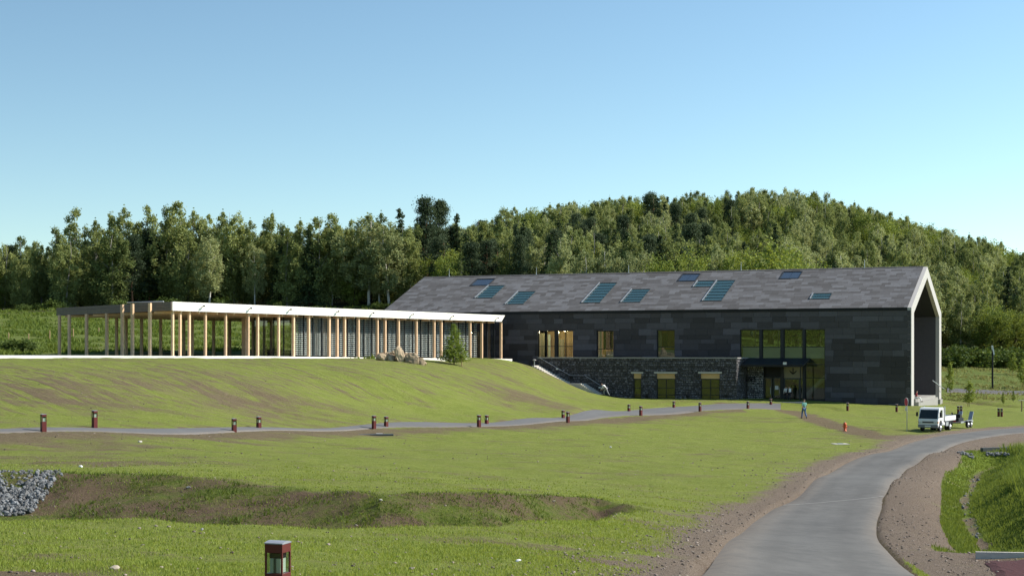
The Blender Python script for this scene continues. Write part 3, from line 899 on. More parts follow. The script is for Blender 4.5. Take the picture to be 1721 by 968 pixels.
# plinth of concrete along the right part of the front, back and left walls
MB().bb(GX1 + .3, -.03, -.10, .06, BASE, -6.36 + .0).build('plinth', M['concrete_grey'], hall)
BACKH = [(GX0 - 11, GX1 - 2, -1.2, EAVE - .8)]  # rear glazing added to let light into the entrance hall
holed(MB(), (-HL, -.4), (BASE, EAVE - .2), BACKH, HW - .4, HW, lambda x, s, y: (x, y, s)).build('wall', M['deck_dark'], hall)
b0_ = BACKH[0]
for i in range(6):
    a_ = b0_[0] + (b0_[1] - b0_[0]) * i / 6; c_ = b0_[0] + (b0_[1] - b0_[0]) * (i + 1) / 6
    MB().bb(a_ + .05, c_ - .05, HW - .22, HW - .18, b0_[2], b0_[3]).build('pane', M['glass'], hall)
    MB().bb(a_ - .049, a_ + .049, HW - .3, HW - .1, b0_[2], b0_[3]).build('mullion', M['frame_dark'], hall)
gl = MB().prism([(.46, BASE), (HW - .41, BASE), (HW - .41, EAVE - .3), (HW / 2, RIDGE - .35), (.46, EAVE - .3)], -HL, -HL + .4)
gl.build('wall', M['basalt'], hall)

# ---- roof deck, slates, skylights
SKY = []
def skyl(kind, tl, tr, bl, br):
    (x0, s1), (x1, s2), (x2, s3), (x3, s4) = on_roof(*tl), on_roof(*tr), on_roof(*bl), on_roof(*br)
    SKY.append((kind, (x0 + x2) / 2, (x1 + x3) / 2, (s3 + s4) / 2, (s1 + s2) / 2))
skyl('solar', (801, 469.7), (830.6, 469.7), (791, 481), (822.5, 481))
skyl('glass', (818, 481), (848, 481), (801, 502), (829.5, 502))
skyl('glass', (868, 491), (898.6, 491), (851, 512.4), (883, 512.4))
skyl('glass', (1005, 476.5), (1036, 476.5), (980, 510), (1011, 510))
skyl('glass', (1060, 487.3), (1092.5, 487), (1044, 509.4), (1078, 509))
skyl('solar', (1146, 461.5), (1176.7, 461.2), (1138.6, 474), (1170, 473.5))
skyl('glass', (1171, 473), (1203, 472.5), (1165.5, 483.5), (1197, 483))
skyl('glass', (1203.2, 472.5), (1235.5, 472.3), (1181, 507), (1215, 506.5))
skyl('solar', (1316.5, 457.8), (1349.5, 457.3), (1309, 469.8), (1342, 469.4))
skyl('glass', (1366, 494.3), (1400, 494), (1361, 504), (1394, 503.6))
# L-shaped light: make the pair share their top edge and meet with a 0.12 m bar
k6, k7 = SKY[6], SKY[7]
SKY[6] = (k6[0], k6[1], k7[1] - .12, k6[3], k7[4])
RH = [(a, b, c, d) for _, a, b, c, d in SKY]
cs, sn = math.cos(SLOPE), math.sin(SLOPE)
def rp(x, s, n):
    return (x, s * cs - n * sn, EAVE + s * sn + n * cs)
mb = holed(MB(), (-HL, -.35), (0, SLEN - .1), RH, -.32, -.02, rp)
def rpb(x, s, n): 
    return (x, HW - s * cs + n * sn, EAVE + s * sn + n * cs)
holed(mb, (-HL, -.35), (0, SLEN - .1), [], -.32, .03, rpb)
mb.build('roof_deck', M['deck_dark'], hall)
RS = random.Random(21)
NR = 20
rows = [(i * SLEN / NR, (i + 1) * SLEN / NR - .015) for i in range(NR)]
sl_r = courses(-HL, -.42, rows, (.7, 1.6), RH, RS)
bigs = [r for r in sl_r if (r[1] - r[0]) > .4 and (r[3] - r[2]) > .35]
rest = [r for r in sl_r if r not in bigs]
bigs.sort(key=lambda r: -r[1])
mbst = MB()
for i, (a, b, c, d) in enumerate(bigs + rest):
    lift = RS.uniform(0, .022)
    s, w = (c + d) / 2, b - a - .018
    if i < 300:
        slab('roof_slate', M['slate'], rp((a + b) / 2, s, .025 + lift), (w, d - c, .05), hall, rx=SLOPE + .012)
    else:
        mbst.box(rp((a + b) / 2, s, .025 + lift), (w, d - c, .05), Euler((SLOPE + .012, 0, 0)))
tag(mbst.build('roof_slate', M['slate_stuff'], hall), kind='stuff')
MB().box(rp(-HL / 2 - .2, SLEN - .04, .08), (HL - .5, .34, .05), Euler((SLOPE, 0, 0))).build('ridge_cap', M['slate_stuff'], hall)
MB().bb(-HL, -.4, -.14, -.02, EAVE - .29, EAVE - .10).build('gutter_shadow_strip', M['black'], hall)  # black strip draws the gutter together with its shadow line
for kind, a, b, c, d in SKY:
    fr = MB()
    for (p, q, r_, t) in ((a, a + .09, c, d), (b - .09, b, c, d), (a + .091, b - .091, c, c + .09), (a + .091, b - .091, d - .09, d)):
        fr.box(rp((p + q) / 2, (r_ + t) / 2, .06), (q - p, t - r_, .16), Euler((SLOPE, 0, 0)))
    f = fr.build('skylight', M['frame_dark'] if kind == 'solar' else M['frame_grey'], hall)
    if kind == 'solar':
        n = 2
        for i in range(n):
            w = (b - a - .2) / n
            MB().box(rp(a + .1 + w * (i + .5), (c + d) / 2, .05), (w - .03, d - c - .2, .03), Euler((SLOPE, 0, 0))).build('solar_panel', M['blue_panel'], f)
    else:
        n = max(2, round((d - c) / 1.05))
        h = (d - c - .18) / n
        for i in range(n):
            MB().box(rp((a + b) / 2, c + .09 + h * (i + .5), .06), (b - a - .19, h - .03, .02), Euler((SLOPE, 0, 0))).build('pane', M['glass_sky'], f)
            if i:
                MB().box(rp((a + b) / 2, c + .09 + h * i, .09), (b - a - .19, .05, .05), Euler((SLOPE, 0, 0))).build('glazing_bar', M['frame_dark'], f)
        MB().box(rp(a + .04, (c + d) / 2, .18), (.10, d - c, .08), Euler((SLOPE, 0, 0))).build('flashing', M['steel'], f)
for px in (755, 901.5, 1056.5, 1245.5, 1453):
    x = on_roof(px, 470)[0]
    x = fx(px, HW / 2)
    rod = MB().tube([(x, HW / 2, RIDGE), (x, HW / 2, RIDGE + .5), (x, HW / 2, RIDGE + 1.15)], [.05, .035, .02], 6)
    rod.box((x, HW / 2, RIDGE + .05), (.3, .3, .1))
    rod.build('lightning_rod', M['steel'], hall)

# ---- open gable at the right end
def penta(inset, drop, z0):
    return [(inset, z0), (inset, EAVE - drop * .35), (HW / 2, RIDGE - drop), (HW - inset, EAVE - drop * .35), (HW - inset, z0)]
TH = 1.95
outer = [(0.0, BASE), (0.0, EAVE + .02), (HW / 2, RIDGE + .06), (HW, EAVE + .02), (HW, BASE)]
inner = [(TH, BASE), (TH, EAVE - .55), (HW / 2, RIDGE - 1.30), (HW - TH, EAVE - .55), (HW - TH, BASE)]
rim = MB()
RX0, RX1 = -.40, .06
for x in (RX0, RX1):
    for i in range(4):
        rim.quad((x, *outer[i]), (x, *outer[i + 1]), (x, *inner[i + 1]), (x, *inner[i]))
for pl in (outer, inner):
    for i in range(4):
        rim.quad((RX0, *pl[i]), (RX0, *pl[i + 1]), (RX1, *pl[i + 1]), (RX1, *pl[i]))
rim.build('gable_rim', M['rim'], hall)
BX = -7.5
PBASE = -5.60
gback = MB().quad((BX, TH, BASE), (BX, HW - TH, BASE), (BX, HW - TH, EAVE + .3), (BX, HW / 2, RIDGE - .6), (BX, TH, EAVE + .3))
MB().prism([(TH - .3, BASE), (HW - TH + .3, BASE), (HW - TH + .3, EAVE - .6), (HW / 2, RIDGE - 1.0), (TH - .3, EAVE - .6)], BX - .2, BX).build('gable_wall', M['deck_dark'], hall)
gz = PBASE; k = 0
gr = random.Random(5)
while gz < EAVE - .7:
    h = gr.uniform(.55, .8)
    y = TH
    while y < HW - TH - .05:
        w = gr.uniform(2.5, 5)
        y2 = min(y + w, HW - TH)
        slab('gable_panel', M['basalt'], (BX + .03, (y + y2) / 2, gz + h / 2), (.06, y2 - y - .02, h - .02), hall)
        y = y2
    gz += h
for (y, nm) in ((TH - .12, 'reveal_wall'), (HW - TH + .12, 'reveal_wall')):
    MB().bb(BX, RX0 - .003, y - .117, y + .117, BASE, EAVE - .58).build(nm, M['basalt'], hall)
for sgn in (0, 1):
    y0, y1 = (TH, HW / 2) if sgn == 0 else (HW - TH, HW / 2)
    q = MB().quad((BX, y0, EAVE - .55), (RX0, y0, EAVE - .55), (RX0, y1, RIDGE - 1.3), (BX, y1, RIDGE - 1.3))
    q.quad((BX, y0, EAVE - .4), (RX0, y0, EAVE - .4), (RX0, y1, RIDGE - 1.15), (BX, y1, RIDGE - 1.15))
    q.build('gable_soffit', M['deck_dark'], hall)
# porch deck and steps
YS = HW - TH - 5.0
MB().bb(BX, .25, TH + .02, YS, BASE, PBASE).build('porch_deck', M['porch_concrete'], hall)
for i in range(2):
    MB().bb(BX, .25 + .3 * i, YS + .004 + i * 2.2, YS + (i + 1) * 2.2, BASE, PBASE - .3 * (i + 1)).build('porch_step', M['porch_concrete'], hall)
MB().bb(.254, .60, TH + .02, YS - .5, BASE, PBASE - .35).build('porch_step', M['porch_concrete'], hall)
MB().tube([(.0, YS - 1, PBASE + 1.9), (.45, HW - TH - .6, PBASE + .9), (.5, HW - .4, PBASE + .65)], .05, 6).build('handrail', M['steel'], hall)

# ---- glazing in the front wall
def window_unit(x0, x1, z0, z1, transoms, mullions, name='window', fm='frame_dark', gm='glass', yy=.26):
    fr = MB(); t = .09
    fr.bb(x0, x0 + t, yy - .06, yy + .06, z0, z1); fr.bb(x1 - t, x1, yy - .06, yy + .06, z0, z1)
    fr.bb(x0 + t, x1 - t, yy - .058, yy + .058, z0, z0 + t); fr.bb(x0 + t, x1 - t, yy - .058, yy + .058, z1 - t, z1)
    for m_ in mullions: fr.bb(m_ - .04, m_ + .04, yy - .05, yy + .05, z0 + t, z1 - t)
    for m_ in transoms: fr.bb(x0 + t, x1 - t, yy - .045, yy + .045, m_ - .04, m_ + .04)
    f = fr.build(name, M[fm], hall)
    xs = [x0 + t] + sorted(mullions) + [x1 - t]; zs = [z0 + t] + sorted(transoms) + [z1 - t]
    for a, b in zip(xs[:-1], xs[1:]):
        for c, d in zip(zs[:-1], zs[1:]):
            MB().bb(a + .01, b - .01, yy - .012, yy + .012, c + .01, d - .01).build('pane', M[gm], f)
    return f
ax0, ax1, az0, az1 = WIN['a']
xm0, xm1 = fx(932), fx(936.5)
tz = fz(930, 582)
slab('window_pier', M['frame_dark'], ((xm0 + xm1) / 2, .15, (az0 + az1) / 2), (xm1 - xm0, .3, az1 - az0), hall)
window_unit(ax0, xm0, az0, az1, [tz], [(ax0 + xm0) / 2]); window_unit(xm1, ax1, az0, az1, [tz], [(xm1 + ax1) / 2])
bx0, bx1, bz0, bz1 = WIN['b']; window_unit(bx0, bx1, bz0, bz1, [fz(1017, 586.5)], [])
cx0, cx1, cz0, cz1 = WIN['c']; window_unit(cx0, cx1, cz0, cz1, [fz(1119, 583)], [])
# tall glazed entrance block: four bays
bays = [(1244, 1276.5), (1280.5, 1312), (1317, 1349), (1353, 1386.5)]
ZT1 = fz(1315, 583); ZT2 = fz(1335, 612); ZT3 = fz(1370, 635)
for i, (p0, p1) in enumerate(bays):
    x0, x1 = fx(p0), fx(p1)
    if i < 2:
        window_unit(x0, x1, fz(p0, 614), GZ1, [ZT1], [])
    elif i == 2:
        window_unit(x0, x1, ZT2 + .02, GZ1, [ZT1], [])
    else:
        window_unit(x0, x1, ZFLOOR, GZ1, [ZT1, ZT2, ZT3], [])
    if i < 3:
        xa, xb = fx(p1), fx(bays[i + 1][0])
        MB().bb(xa, xb, -.02, .40, ZFLOOR, GZ1).build('pier', M['frame_dark'], hall)
# rooms seen through the glass
MB().bb(fx(890), fx(1150), 6.0, 6.2, -1.2, EAVE - .4).build('inner_wall', M['birch_ply'], hall)
MB().bb(fx(890), fx(1150), .46, 5.99, -1.4, -1.2).build('inner_floor', M['floor_in'], hall)
MB().bb(fx(1235) - 8, fx(1395), 9.0, 9.2, ZFLOOR - .2, -.8).build('inner_wall', M['interior_grey'], hall)
for (p0, p1, ya, yb, yy, mt) in ((1003, 1012, 556, 603, 2.6, 'interior_grey'), (1014, 1030, 556, 586, 3.2, 'green_reflection'), (1018, 1031, 590, 603, 2.8, 'white_paint'), (1104, 1112, 556, 603, 3.4, 'interior_grey'),
                                 (1113, 1122, 560, 584, 3.8, 'green_reflection'), (1104, 1134, 588, 603, 1.6, 'interior_grey'), (905, 915, 560, 603, 3.0, 'dull_ochre'), (921, 925, 562, 603, 4.0, 'interior_grey'), (938, 948, 570, 603, 4.4, 'dull_ochre')):
    MB().bb(fx(p0, yy), fx(p1, yy), yy, yy + .08, fz(p0, yb, yy), fz(p0, ya, yy)).build('window_tone_board', M[mt], hall)  # boards added to imitate tone patches and foliage reflections in the windows
MB().bb(fx(1235) - 8, fx(1395), .46, 8.99, ZFLOOR - .3, ZFLOOR - .05).build('inner_floor', M['floor_in'], hall)
MB().bb(fx(1244), fx(1386), 1.2, 1.35, fz(1315, 601) - .1, ZT1 + .02).build('gallery_balustrade', M['white_paint'], hall)
MB().bb(fx(1244), fx(1386), 1.36, 6.9, fz(1315, 612) - .1, fz(1315, 610)).build('gallery_floor', M['birch_ply'], hall)
stair = MB().prism([(2.6, ZFLOOR), (3.6, ZFLOOR), (3.6, ZFLOOR + .3), (2.6, ZFLOOR + .3)], fx(1352), fx(1354))
p0 = (fx(1353, 3), ZFLOOR + .1); p1 = (fx(1392, 3), ZFLOOR + 2.9)
MB().quad((p0[0], 2.6, p0[1]), (p1[0], 2.6, p1[1]), (p1[0], 2.6, p1[1] + .5), (p0[0], 2.6, p0[1] + .5)).quad((p0[0], 4, p0[1]), (p1[0], 4, p1[1]), (p1[0], 4, p1[1] + .5), (p0[0], 4, p0[1] + .5)).quad(
    (p0[0], 2.6, p0[1] + .5), (p1[0], 2.6, p1[1] + .5), (p1[0], 4, p1[1] + .5), (p0[0], 4, p0[1] + .5)).build('inner_stair', M['white_paint'], hall)
# two lit ceiling lamps in the upper left room
em_ = bpy.data.materials.new('lamp_glow'); em_.use_nodes = True
em_.node_tree.nodes['Principled BSDF'].inputs['Emission Color'].default_value = (1, .85, .6, 1); em_.node_tree.nodes['Principled BSDF'].inputs['Emission Strength'].default_value = 40
for px in (917, 949.5):
    x = fx(px, 1.0); z = fz(px, 555.8, 1.0)
    lo_ = MB().lathe([(.16, -.05), (.16, .05)], 12, (x, 1.0, z - .02)).build('ceiling_lamp', em_, hall)
    pl = bpy.data.lights.new('ceiling_lamp_light', 'POINT'); pl.energy = 170; pl.color = (1, .82, .55); pl.shadow_soft_size = .15
    po = link(bpy.data.objects.new('ceiling_lamp_light', pl), hall); po.location = (x, 1.6, z - .15)
# entrance doors under the canopy
dx = [fx(p) for p in (1284, 1297, 1299, 1312)]
MB().bb(fx(1280.5), fx(1312), .30, .42, fz(1297, 634), fz(1297, 614.5)).build('door_header', M['black'], hall)
for a, b in ((dx[0], dx[1]), (dx[2], dx[3])):
    zt = fz(1297, 634.3)
    fr = MB(); fr.bb(a, a + .1, .20, .30, ZFLOOR, zt); fr.bb(b - .1, b, .20, .30, ZFLOOR, zt); fr.bb(a + .1, b - .1, .202, .298, zt - .12, zt); fr.bb(a + .1, b - .1, .202, .298, ZFLOOR, ZFLOOR + .15)
    d = fr.build('door', M['frame_grey'], hall)
    MB().bb(a + .11, b - .11, .24, .26, ZFLOOR + .16, zt - .13).build('pane', M['glass'], d)
    MB().bb(b - .22, b - .17, .12, .19, ZFLOOR + .8, ZFLOOR + 1.5).build('handle', M['steel'], d)
xa, xb = fx(1317), fx(1349)
zt = fz(1333, 635)
over = MB().bb(xa, xb, .18, .30, zt, ZT2 - .15).build('overdoor_panel', M['dull_ochre'], hall)
over['label'] = 'ochre panel with a dark emblem above the entrance door'
em = MB()   # small dark leaf emblem: a stem with two curved wings
ex, ez = fx(1332.5), fz(1332.5, 624.5)
em.bb(ex - .045, ex + .045, .13, .175, ez - .30, ez + .45)
for s in (-1, 1):
    pts = [(ex + s * .05, ez - .34), (ex + s * .34, ez - .06), (ex + s * .48, ez + .18), (ex + s * .24, ez + .02), (ex + s * .05, ez - .14)]
    em.v += [(x, .135, z) for x, z in pts] + [(x, .175, z) for x, z in pts]
    n0 = len(em.v) - 10
    em.f += [tuple(n0 + i for i in range(5)), tuple(n0 + 9 - i for i in range(5))] + [(n0 + i, n0 + (i + 1) % 5, n0 + 5 + (i + 1) % 5, n0 + 5 + i) for i in range(5)]; em.m += [0] * 7
em.build('emblem', M['black'], over)
fr = MB(); fr.bb(xa, xa + .12, .20, .30, ZFLOOR, zt - .01); fr.bb(xb - .5, xb - .38, .20, .30, ZFLOOR, zt - .01); fr.bb(xa + .12, xb - .5, .202, .298, zt - .16, zt - .01)
d = fr.build('door', M['frame_grey'], hall)
MB().bb(xa + .13, xb - .51, .24, .26, ZFLOOR + .05, zt - .17).build('pane', M['glass'], d)
MB().bb(xa + .9, xb - .75, .27, .29, zt - .95, zt - .25).build('notice_board', M['black'], d)
MB().bb(xb - .37, xb, .22, .28, ZFLOOR, zt - .01).build('pane', M['glass'], d)
MB().bb(fx(1302), fx(1308), .10, .13, ZFLOOR + 1.25, ZFLOOR + 1.7).build('notice', M['sign_white'], hall)

# ---- rubble stone block that projects in front of the hall
EB = -5.0
sx0, sx1 = fx(905, EB), fx(1238, EB)
stop_ = fz(1070, 600.7, EB)
openst = []
for (p0, p1, y0) in ((1064.5, 1077.5, 627.5), (1103.5, 1134.5, 627.5), (1177.5, 1209.5, 627.5)):
    openst.append((fx(p0, EB), fx(p1, EB), fz((p0 + p1) / 2, 673.5, EB), fz((p0 + p1) / 2, y0, EB)))
block = holed(MB(), (sx0, sx1), (BASE, stop_ - .12), openst, EB + .05, EB + .5, lambda x, s, y: (x, y, s))
block.build('stone_wall', M['mortar'], hall)
side = MB().bb(sx1 - .5, sx1 - .05, EB + .51, -.06, BASE, stop_ - .12).build('stone_wall', M['mortar'], hall)
st = MB(); rr = random.Random(9)
def stones(u0, u1, w0, w1, holes, place):
    zz = w0
    while zz < w1 - .1:
        h = min(rr.uniform(.12, .26), w1 - zz)
        if w1 - zz - h < .12: h = w1 - zz
        x = u0
        while x < u1 - .02:
            w = rr.uniform(.14, .42)
            b = min(x + w, u1)
            for (p, q, c, d) in subtract((x, b, zz, zz + h), holes):
                place(p + .015, q - .015, c + .015, d - .015, rr.uniform(.03, .10))
            x = b
        zz += h
def jit_stone(pts8):
    n = len(st.v)
    for p in pts8: st.v.append(tuple(c + rr.uniform(-.025, .025) for c in p))
    for q in ((0, 3, 2, 1), (4, 5, 6, 7), (0, 1, 5, 4), (1, 2, 6, 5), (2, 3, 7, 6), (3, 0, 4, 7)):
        st.f.append(tuple(n + i for i in q)); st.m.append(0)
def place_front(a, b, c, d, e):
    y0, y1 = EB + .08, EB + .05 - e
    k_ = .05
    jit_stone([(a, y0, c), (b, y0, c), (b, y0, d), (a, y0, d), (a + k_, y1, c + k_), (b - k_, y1, c + k_), (b - k_, y1, d - k_), (a + k_, y1, d - k_)])
def place_side(a, b, c, d, e):
    x0, x1 = sx1 - .08, sx1 - .05 + e
    k_ = .05
    jit_stone([(x0, a, c), (x0, b, c), (x0, b, d), (x0, a, d), (x1, a + k_, c + k_), (x1, b - k_, c + k_), (x1, b - k_, d - k_), (x1, a + k_, d - k_)])
stones(sx0, sx1, -6.4, stop_ - .13, openst, place_front)
stones(EB + .05, -.1, -6.4, stop_ - .13, [], place_side)
# sign wall between block and doors
SY = -.35
swx0, swx1 = sx1 + .08, fx(1283, SY)
MB().bb(swx0, swx1, SY, SY + .3, BASE, fz(1265, 614)).build('stone_wall', M['mortar'], hall)
tag(st.build('stone', M['rubble'], hall), kind='stuff')
st = MB()
def place_sign(a, b, c, d, e):
    y0, y1 = SY + .03, SY - e * .6
    k_ = .05
    jit_stone([(a, y0, c), (b, y0, c), (b, y0, d), (a, y0, d), (a + k_, y1, c + k_), (b - k_, y1, c + k_), (b - k_, y1, d - k_), (a + k_, y1, d - k_)])
stones(swx0 + .02, swx1, -6.0, fz(1265, 614.5), [], place_sign)
tag(st.build('stone', M['rubble_bright'], hall), kind='stuff')
cap = MB(); cap.bb(sx0 - .1, sx1 + .12, EB - .06, EB + .6, stop_ - .118, stop_ + .02); cap.bb(sx1 - .55, sx1 + .12, EB + .603, -.08, stop_ - .118, stop_ + .02)
cap.build('coping', M['concrete_grey'], hall)
MB().bb(sx0 + .05, sx1 - .52, EB + .52, -.06, stop_ - .6, stop_ - .3).build('terrace', M['concrete_grey'], hall)
for (a, b, c, d) in openst:
    lin = MB().bb(a - .28, b + .28, EB - .12, EB + .3, d - .02, d + .20).build('lintel', M['concrete'], hall)
    zt = d - .62
    MB().bb(a, b, EB + .18, EB + .24, zt, d - .03).build('shutter_box', M['birch_ply'], hall)
    mids = [(a + b) / 2] if b - a > 1.3 else []
    h = zt - c
    f = window_unit(a, b, c, zt, [c + h * .27, c + h * .58], mids, 'window', 'frame_dark', 'glass', EB + .22)
    MB().bb(a, b, EB + .42, EB + .47, c, zt).build('reflection_sheet', M['olive_reflection'], f)  # olive sheet behind the panes stands in for their ochre reflection
for px in (960, 1087, 1155.5, 1220.5):
    x = fx(px, EB); zc = fz(px, 634 if px == 960 else 666, EB)
    MB().bb(x - .16, x + .16, EB - .07, EB + .1, zc - .17, zc + .17).build('vent', M['black'], hall)

# raised letters on the sign wall
cu = bpy.data.curves.new('sign_lettering', 'FONT'); cu.body = 'MUSEE'; cu.size = .78; cu.extrude = .03; cu.offset = .022
cu.align_x = 'CENTER'; cu.align_y = 'CENTER'; cu.space_character = 1.0
lt = bpy.data.objects.new('tmp', cu); COL.objects.link(lt)
bpy.context.view_layer.update()
lme = bpy.data.meshes.new_from_object(lt.evaluated_get(bpy.context.evaluated_depsgraph_get()))
bpy.data.objects.remove(lt)
lme.materials.clear(); lme.materials.append(M['black'])
lo = bpy.data.objects.new('sign_lettering', lme)
lo.location = (fx(1259.3, SY), SY - .12, fz(1259, 637.2, SY)); lo.rotation_euler = (math.pi / 2, 0, 0)
w_now = max(v.co.x for v in lme.vertices) - min(v.co.x for v in lme.vertices)
lo.scale = ((fx(1271, SY) - fx(1248, SY)) / w_now, 1, 1)
link(lo, hall)

# canopy over the entrance
cxa, cxb = fx(1246, -3.6), fx(1350, -3.6)
cz = fz(1300, 613.5, -3.6)
can = MB(); can.prism([(-3.6, cz - .12), (-3.6, cz + .02), (-.03, cz + .82), (-.03, cz + .45)], cxa, cxb)
can.build('canopy', M['frame_dark'], hall)
MB().bb(cxa - .02, cxb + .02, -3.72, -3.603, cz - .2, cz + .06).build('canopy_edge', M['black'], hall)
for x in (cxa + .4, cxb - .4):
    MB().tube([(x, -3.3, cz - .1), (x, -3.3, ZFLOOR)], .06, 8).build('canopy_post', M['black'], hall)
MB().bb(fx(1316.5, -3.6), fx(1322, -3.6), -3.76, -3.725, cz + .06, cz + .36).build('canopy_lamp', M['opal'], hall)
# paved forecourt
fc = [fpt(fx(1205, -6.5), -6.5), fpt(fx(1352, -6.5), -6.5), fpt(fx(1352, 0), .02), fpt(sx1 + .1, .02), fpt(sx1 + .1, EB - .1), fpt(fx(1205, EB), EB - .1)]
mbf = MB()
nn = 10
zz = [float(z_base(np.array([p.x]), np.array([p.y]))[0]) for p in fc]
mbf.v = [(p.x, p.y, ZFLOOR - .04) for p in fc] + [(p.x, p.y, ZFLOOR - .6) for p in fc]
k_ = len(fc)
mbf.f = [tuple(range(k_))] + [(i, (i + 1) % k_, k_ + (i + 1) % k_, k_ + i) for i in range(k_)]; mbf.m = [0] * len(mbf.f)
tag(mbf.build('forecourt', M['concrete_grey']), kind='structure')

# ---- outside stair on the left of the stone block
stz = MB
stair_t = empty('outdoor_stair', fpt(fx(905, -6.2), -6.2) + Vector((0, 0, 0)), HROT)
tag(stair_t, 'pale concrete outdoor stair descending beside the rubble stone wall, with a steel handrail', 'stairs')
so_ = fpt(fx(905, -6.2), -6.2)
x_of = lambda px: fx(px, -6.2) - fx(905, -6.2)
xs0, xs1, xs2, xs3 = x_of(899), x_of(953), x_of(978), x_of(1012)
z0s, z1s, z2s = fz(900, 614, -6.2), fz(955, 644, -6.2), fz(1012, 666, -6.2)
def flight(xa, xb, za, zb, n):
    for i in range(n):
        a = xa + (xb - xa) * i / n; b = xa + (xb - xa) * (i + 1) / n
        z = za + (zb - za) * i / n
        MB().bb(a, b - .004, -1.0, 1.0, z - .75, z).build('step', M['concrete'], stair_t)
flight(xs0, xs1, z0s, z1s, 13)
MB().bb(xs1, xs2 - .004, -1.0, 1.0, z1s - .75, z1s).build('landing', M['concrete'], stair_t)
flight(xs2, xs3, z1s, z2s, 11)
yr = 1.05
MB().tube([(xs0 + .2, yr, z0s + .95), (xs1, yr, z1s + .95), (xs2, yr, z1s + .95), (xs3, yr, z2s + .95)], .035, 6).build('handrail', M['steel'], stair_t)
for x, z in ((x_of(931), fz(931, 620, -5.2)), (x_of(1003), fz(1003, 651, -5.2))):
    MB().bb(x - .14, x + .14, 1.02, 1.08, z - .09, z + .09).build('step_light', M['opal'], stair_t)

# =====================================================================
#  THE TIMBER PERGOLA WING  (local frame: x along the white fascia away from camera, y behind it)
# =====================================================================
PA = Vector((-31.1, 139.6, 0)); PX = Vector((.494, .870, 0)).normalized(); PY = Vector((-.870, .494, 0)).normalized()
PROT = math.atan2(PX.y, PX.x)
PL = 61.2
TOP, BOT = 4.53, 3.71
wing = empty('pergola_wing', PA, PROT)
tag(wing, 'long flat-roofed timber pergola with white fascia, open at left and glazed towards the hall', 'pergola')
def wx(px, off=0.0):
    r = (px - CX) / F
    o = PA + PY * off
    return (r * o.y - o.x) / (PX.x - r * PX.y)
def wpt(x, y): return PA + PX * x + PY * y
DZ = lambda x: -.46 - .60 * max(0.0, (x - 8) / PL)        # the deck falls gently towards the hall
LX, LY = 9.55, 24.5                                        # far left corner of the roof
# roof slab
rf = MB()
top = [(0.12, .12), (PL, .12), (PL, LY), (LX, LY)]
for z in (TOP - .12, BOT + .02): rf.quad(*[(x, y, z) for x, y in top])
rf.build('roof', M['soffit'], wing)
cv = MB(); cv.quad(*[(x, y, TOP - .06) for x, y in top]); cv.build('roof_sheet', M['concrete_grey'], wing)
fa = MB(); fa.v = [(0, 0, BOT), (PL - .9, 0, BOT), (PL, 0, TOP), (0, 0, TOP), (0, .12, BOT), (PL - .9, .12, BOT), (PL, .12, TOP), (0, .12, TOP)]
fa.f = [(0, 1, 2, 3), (7, 6, 5, 4), (0, 4, 5, 1), (1, 5, 6, 2), (2, 6, 7, 3), (3, 7, 4, 0)]; fa.m = [0] * 6
fa.build('fascia', M['white_paint'], wing)
# left end: three weathered planks
ed = Vector((LX, LY, 0)); el = ed.length; ea = math.atan2(LY, LX)
for i in range(3):
    h = (TOP - BOT) / 3
    b = MB().box((LX / 2 - .1 * math.sin(ea), LY / 2 + .06, BOT + h * (i + .5)), (el, .08 + .02 * i, h - .015), Euler((0, 0, ea)))
    b.build('end_plank', M['weathered'], wing)
for px, py in ((340, 516), (419, 519.6), (486, 521.6), (566, 524.8), (625, 527.2), (691.5, 529.7), (759, 532.6), (834.5, 535.6)):
    x = wx(px); p = wpt(x, 0); z = (YH - py) * p.y / F
    b = MB().box((x, -.16, z + .05), (.10, .34, .07)); b.box((x - .12, -.33, z + .10), (.34, .12, .13), Euler((0, 0, .5)))
    b.build('fascia_spotlight', M['black'], wing)
# joists under the roof
for i in range(24):
    x = 1.5 + i * 2.5
    MB().bb(x - .08, x + .08, .3 + max(0, 0), min(LY, (x / LX) * LY) - .3 if x < LX else LY - 2, BOT - .20, BOT + .01).build('joist', M['timber'], wing) if x > 1 else None
# deck and white kerb
dk = MB()
kerb_w = [wpt(-45, -1.2) + Vector((0, 0, 0)), wpt(0, -1.2), wpt(PL, -1.2)]
def deckquad(x0, x1, y0, y1, z0, z1):
    dk.quad((x0, y0, z0), (x1, y0, z1), (x1, y1, z1), (x0, y1, z0))
    dk.quad((x0, y0, z0 - 1.5), (x1, y0, z1 - 1.5), (x1, y0, z1), (x0, y0, z0))
seg = [-1.0, 8] + [8 + (PL - 8) * i / 10 for i in range(1, 11)]
for a, b in zip(seg[:-1], seg[1:]): deckquad(a, b, -.75, LY, DZ(a) - .04, DZ(b) - .04)
dk.build('deck', M['concrete_grey'], wing)
kb = MB()
for a, b in zip(seg[:-1], seg[1:]):
    n = len(kb.v)
    kb.v += [(a, -1.05, DZ(a) - .9), (b, -1.05, DZ(b) - .9), (b, -.75, DZ(b) - .9), (a, -.75, DZ(a) - .9), (a, -1.05, DZ(a)), (b, -1.05, DZ(b)), (b, -.75, DZ(b)), (a, -.75, DZ(a))]
    kb.f += [tuple(n + i for i in q) for q in ((0, 3, 2, 1), (4, 5, 6, 7), (0, 1, 5, 4), (1, 2, 6, 5), (2, 3, 7, 6), (3, 0, 4, 7))]; kb.m += [0] * 6
kb.build('kerb', M['white_paint'], wing)
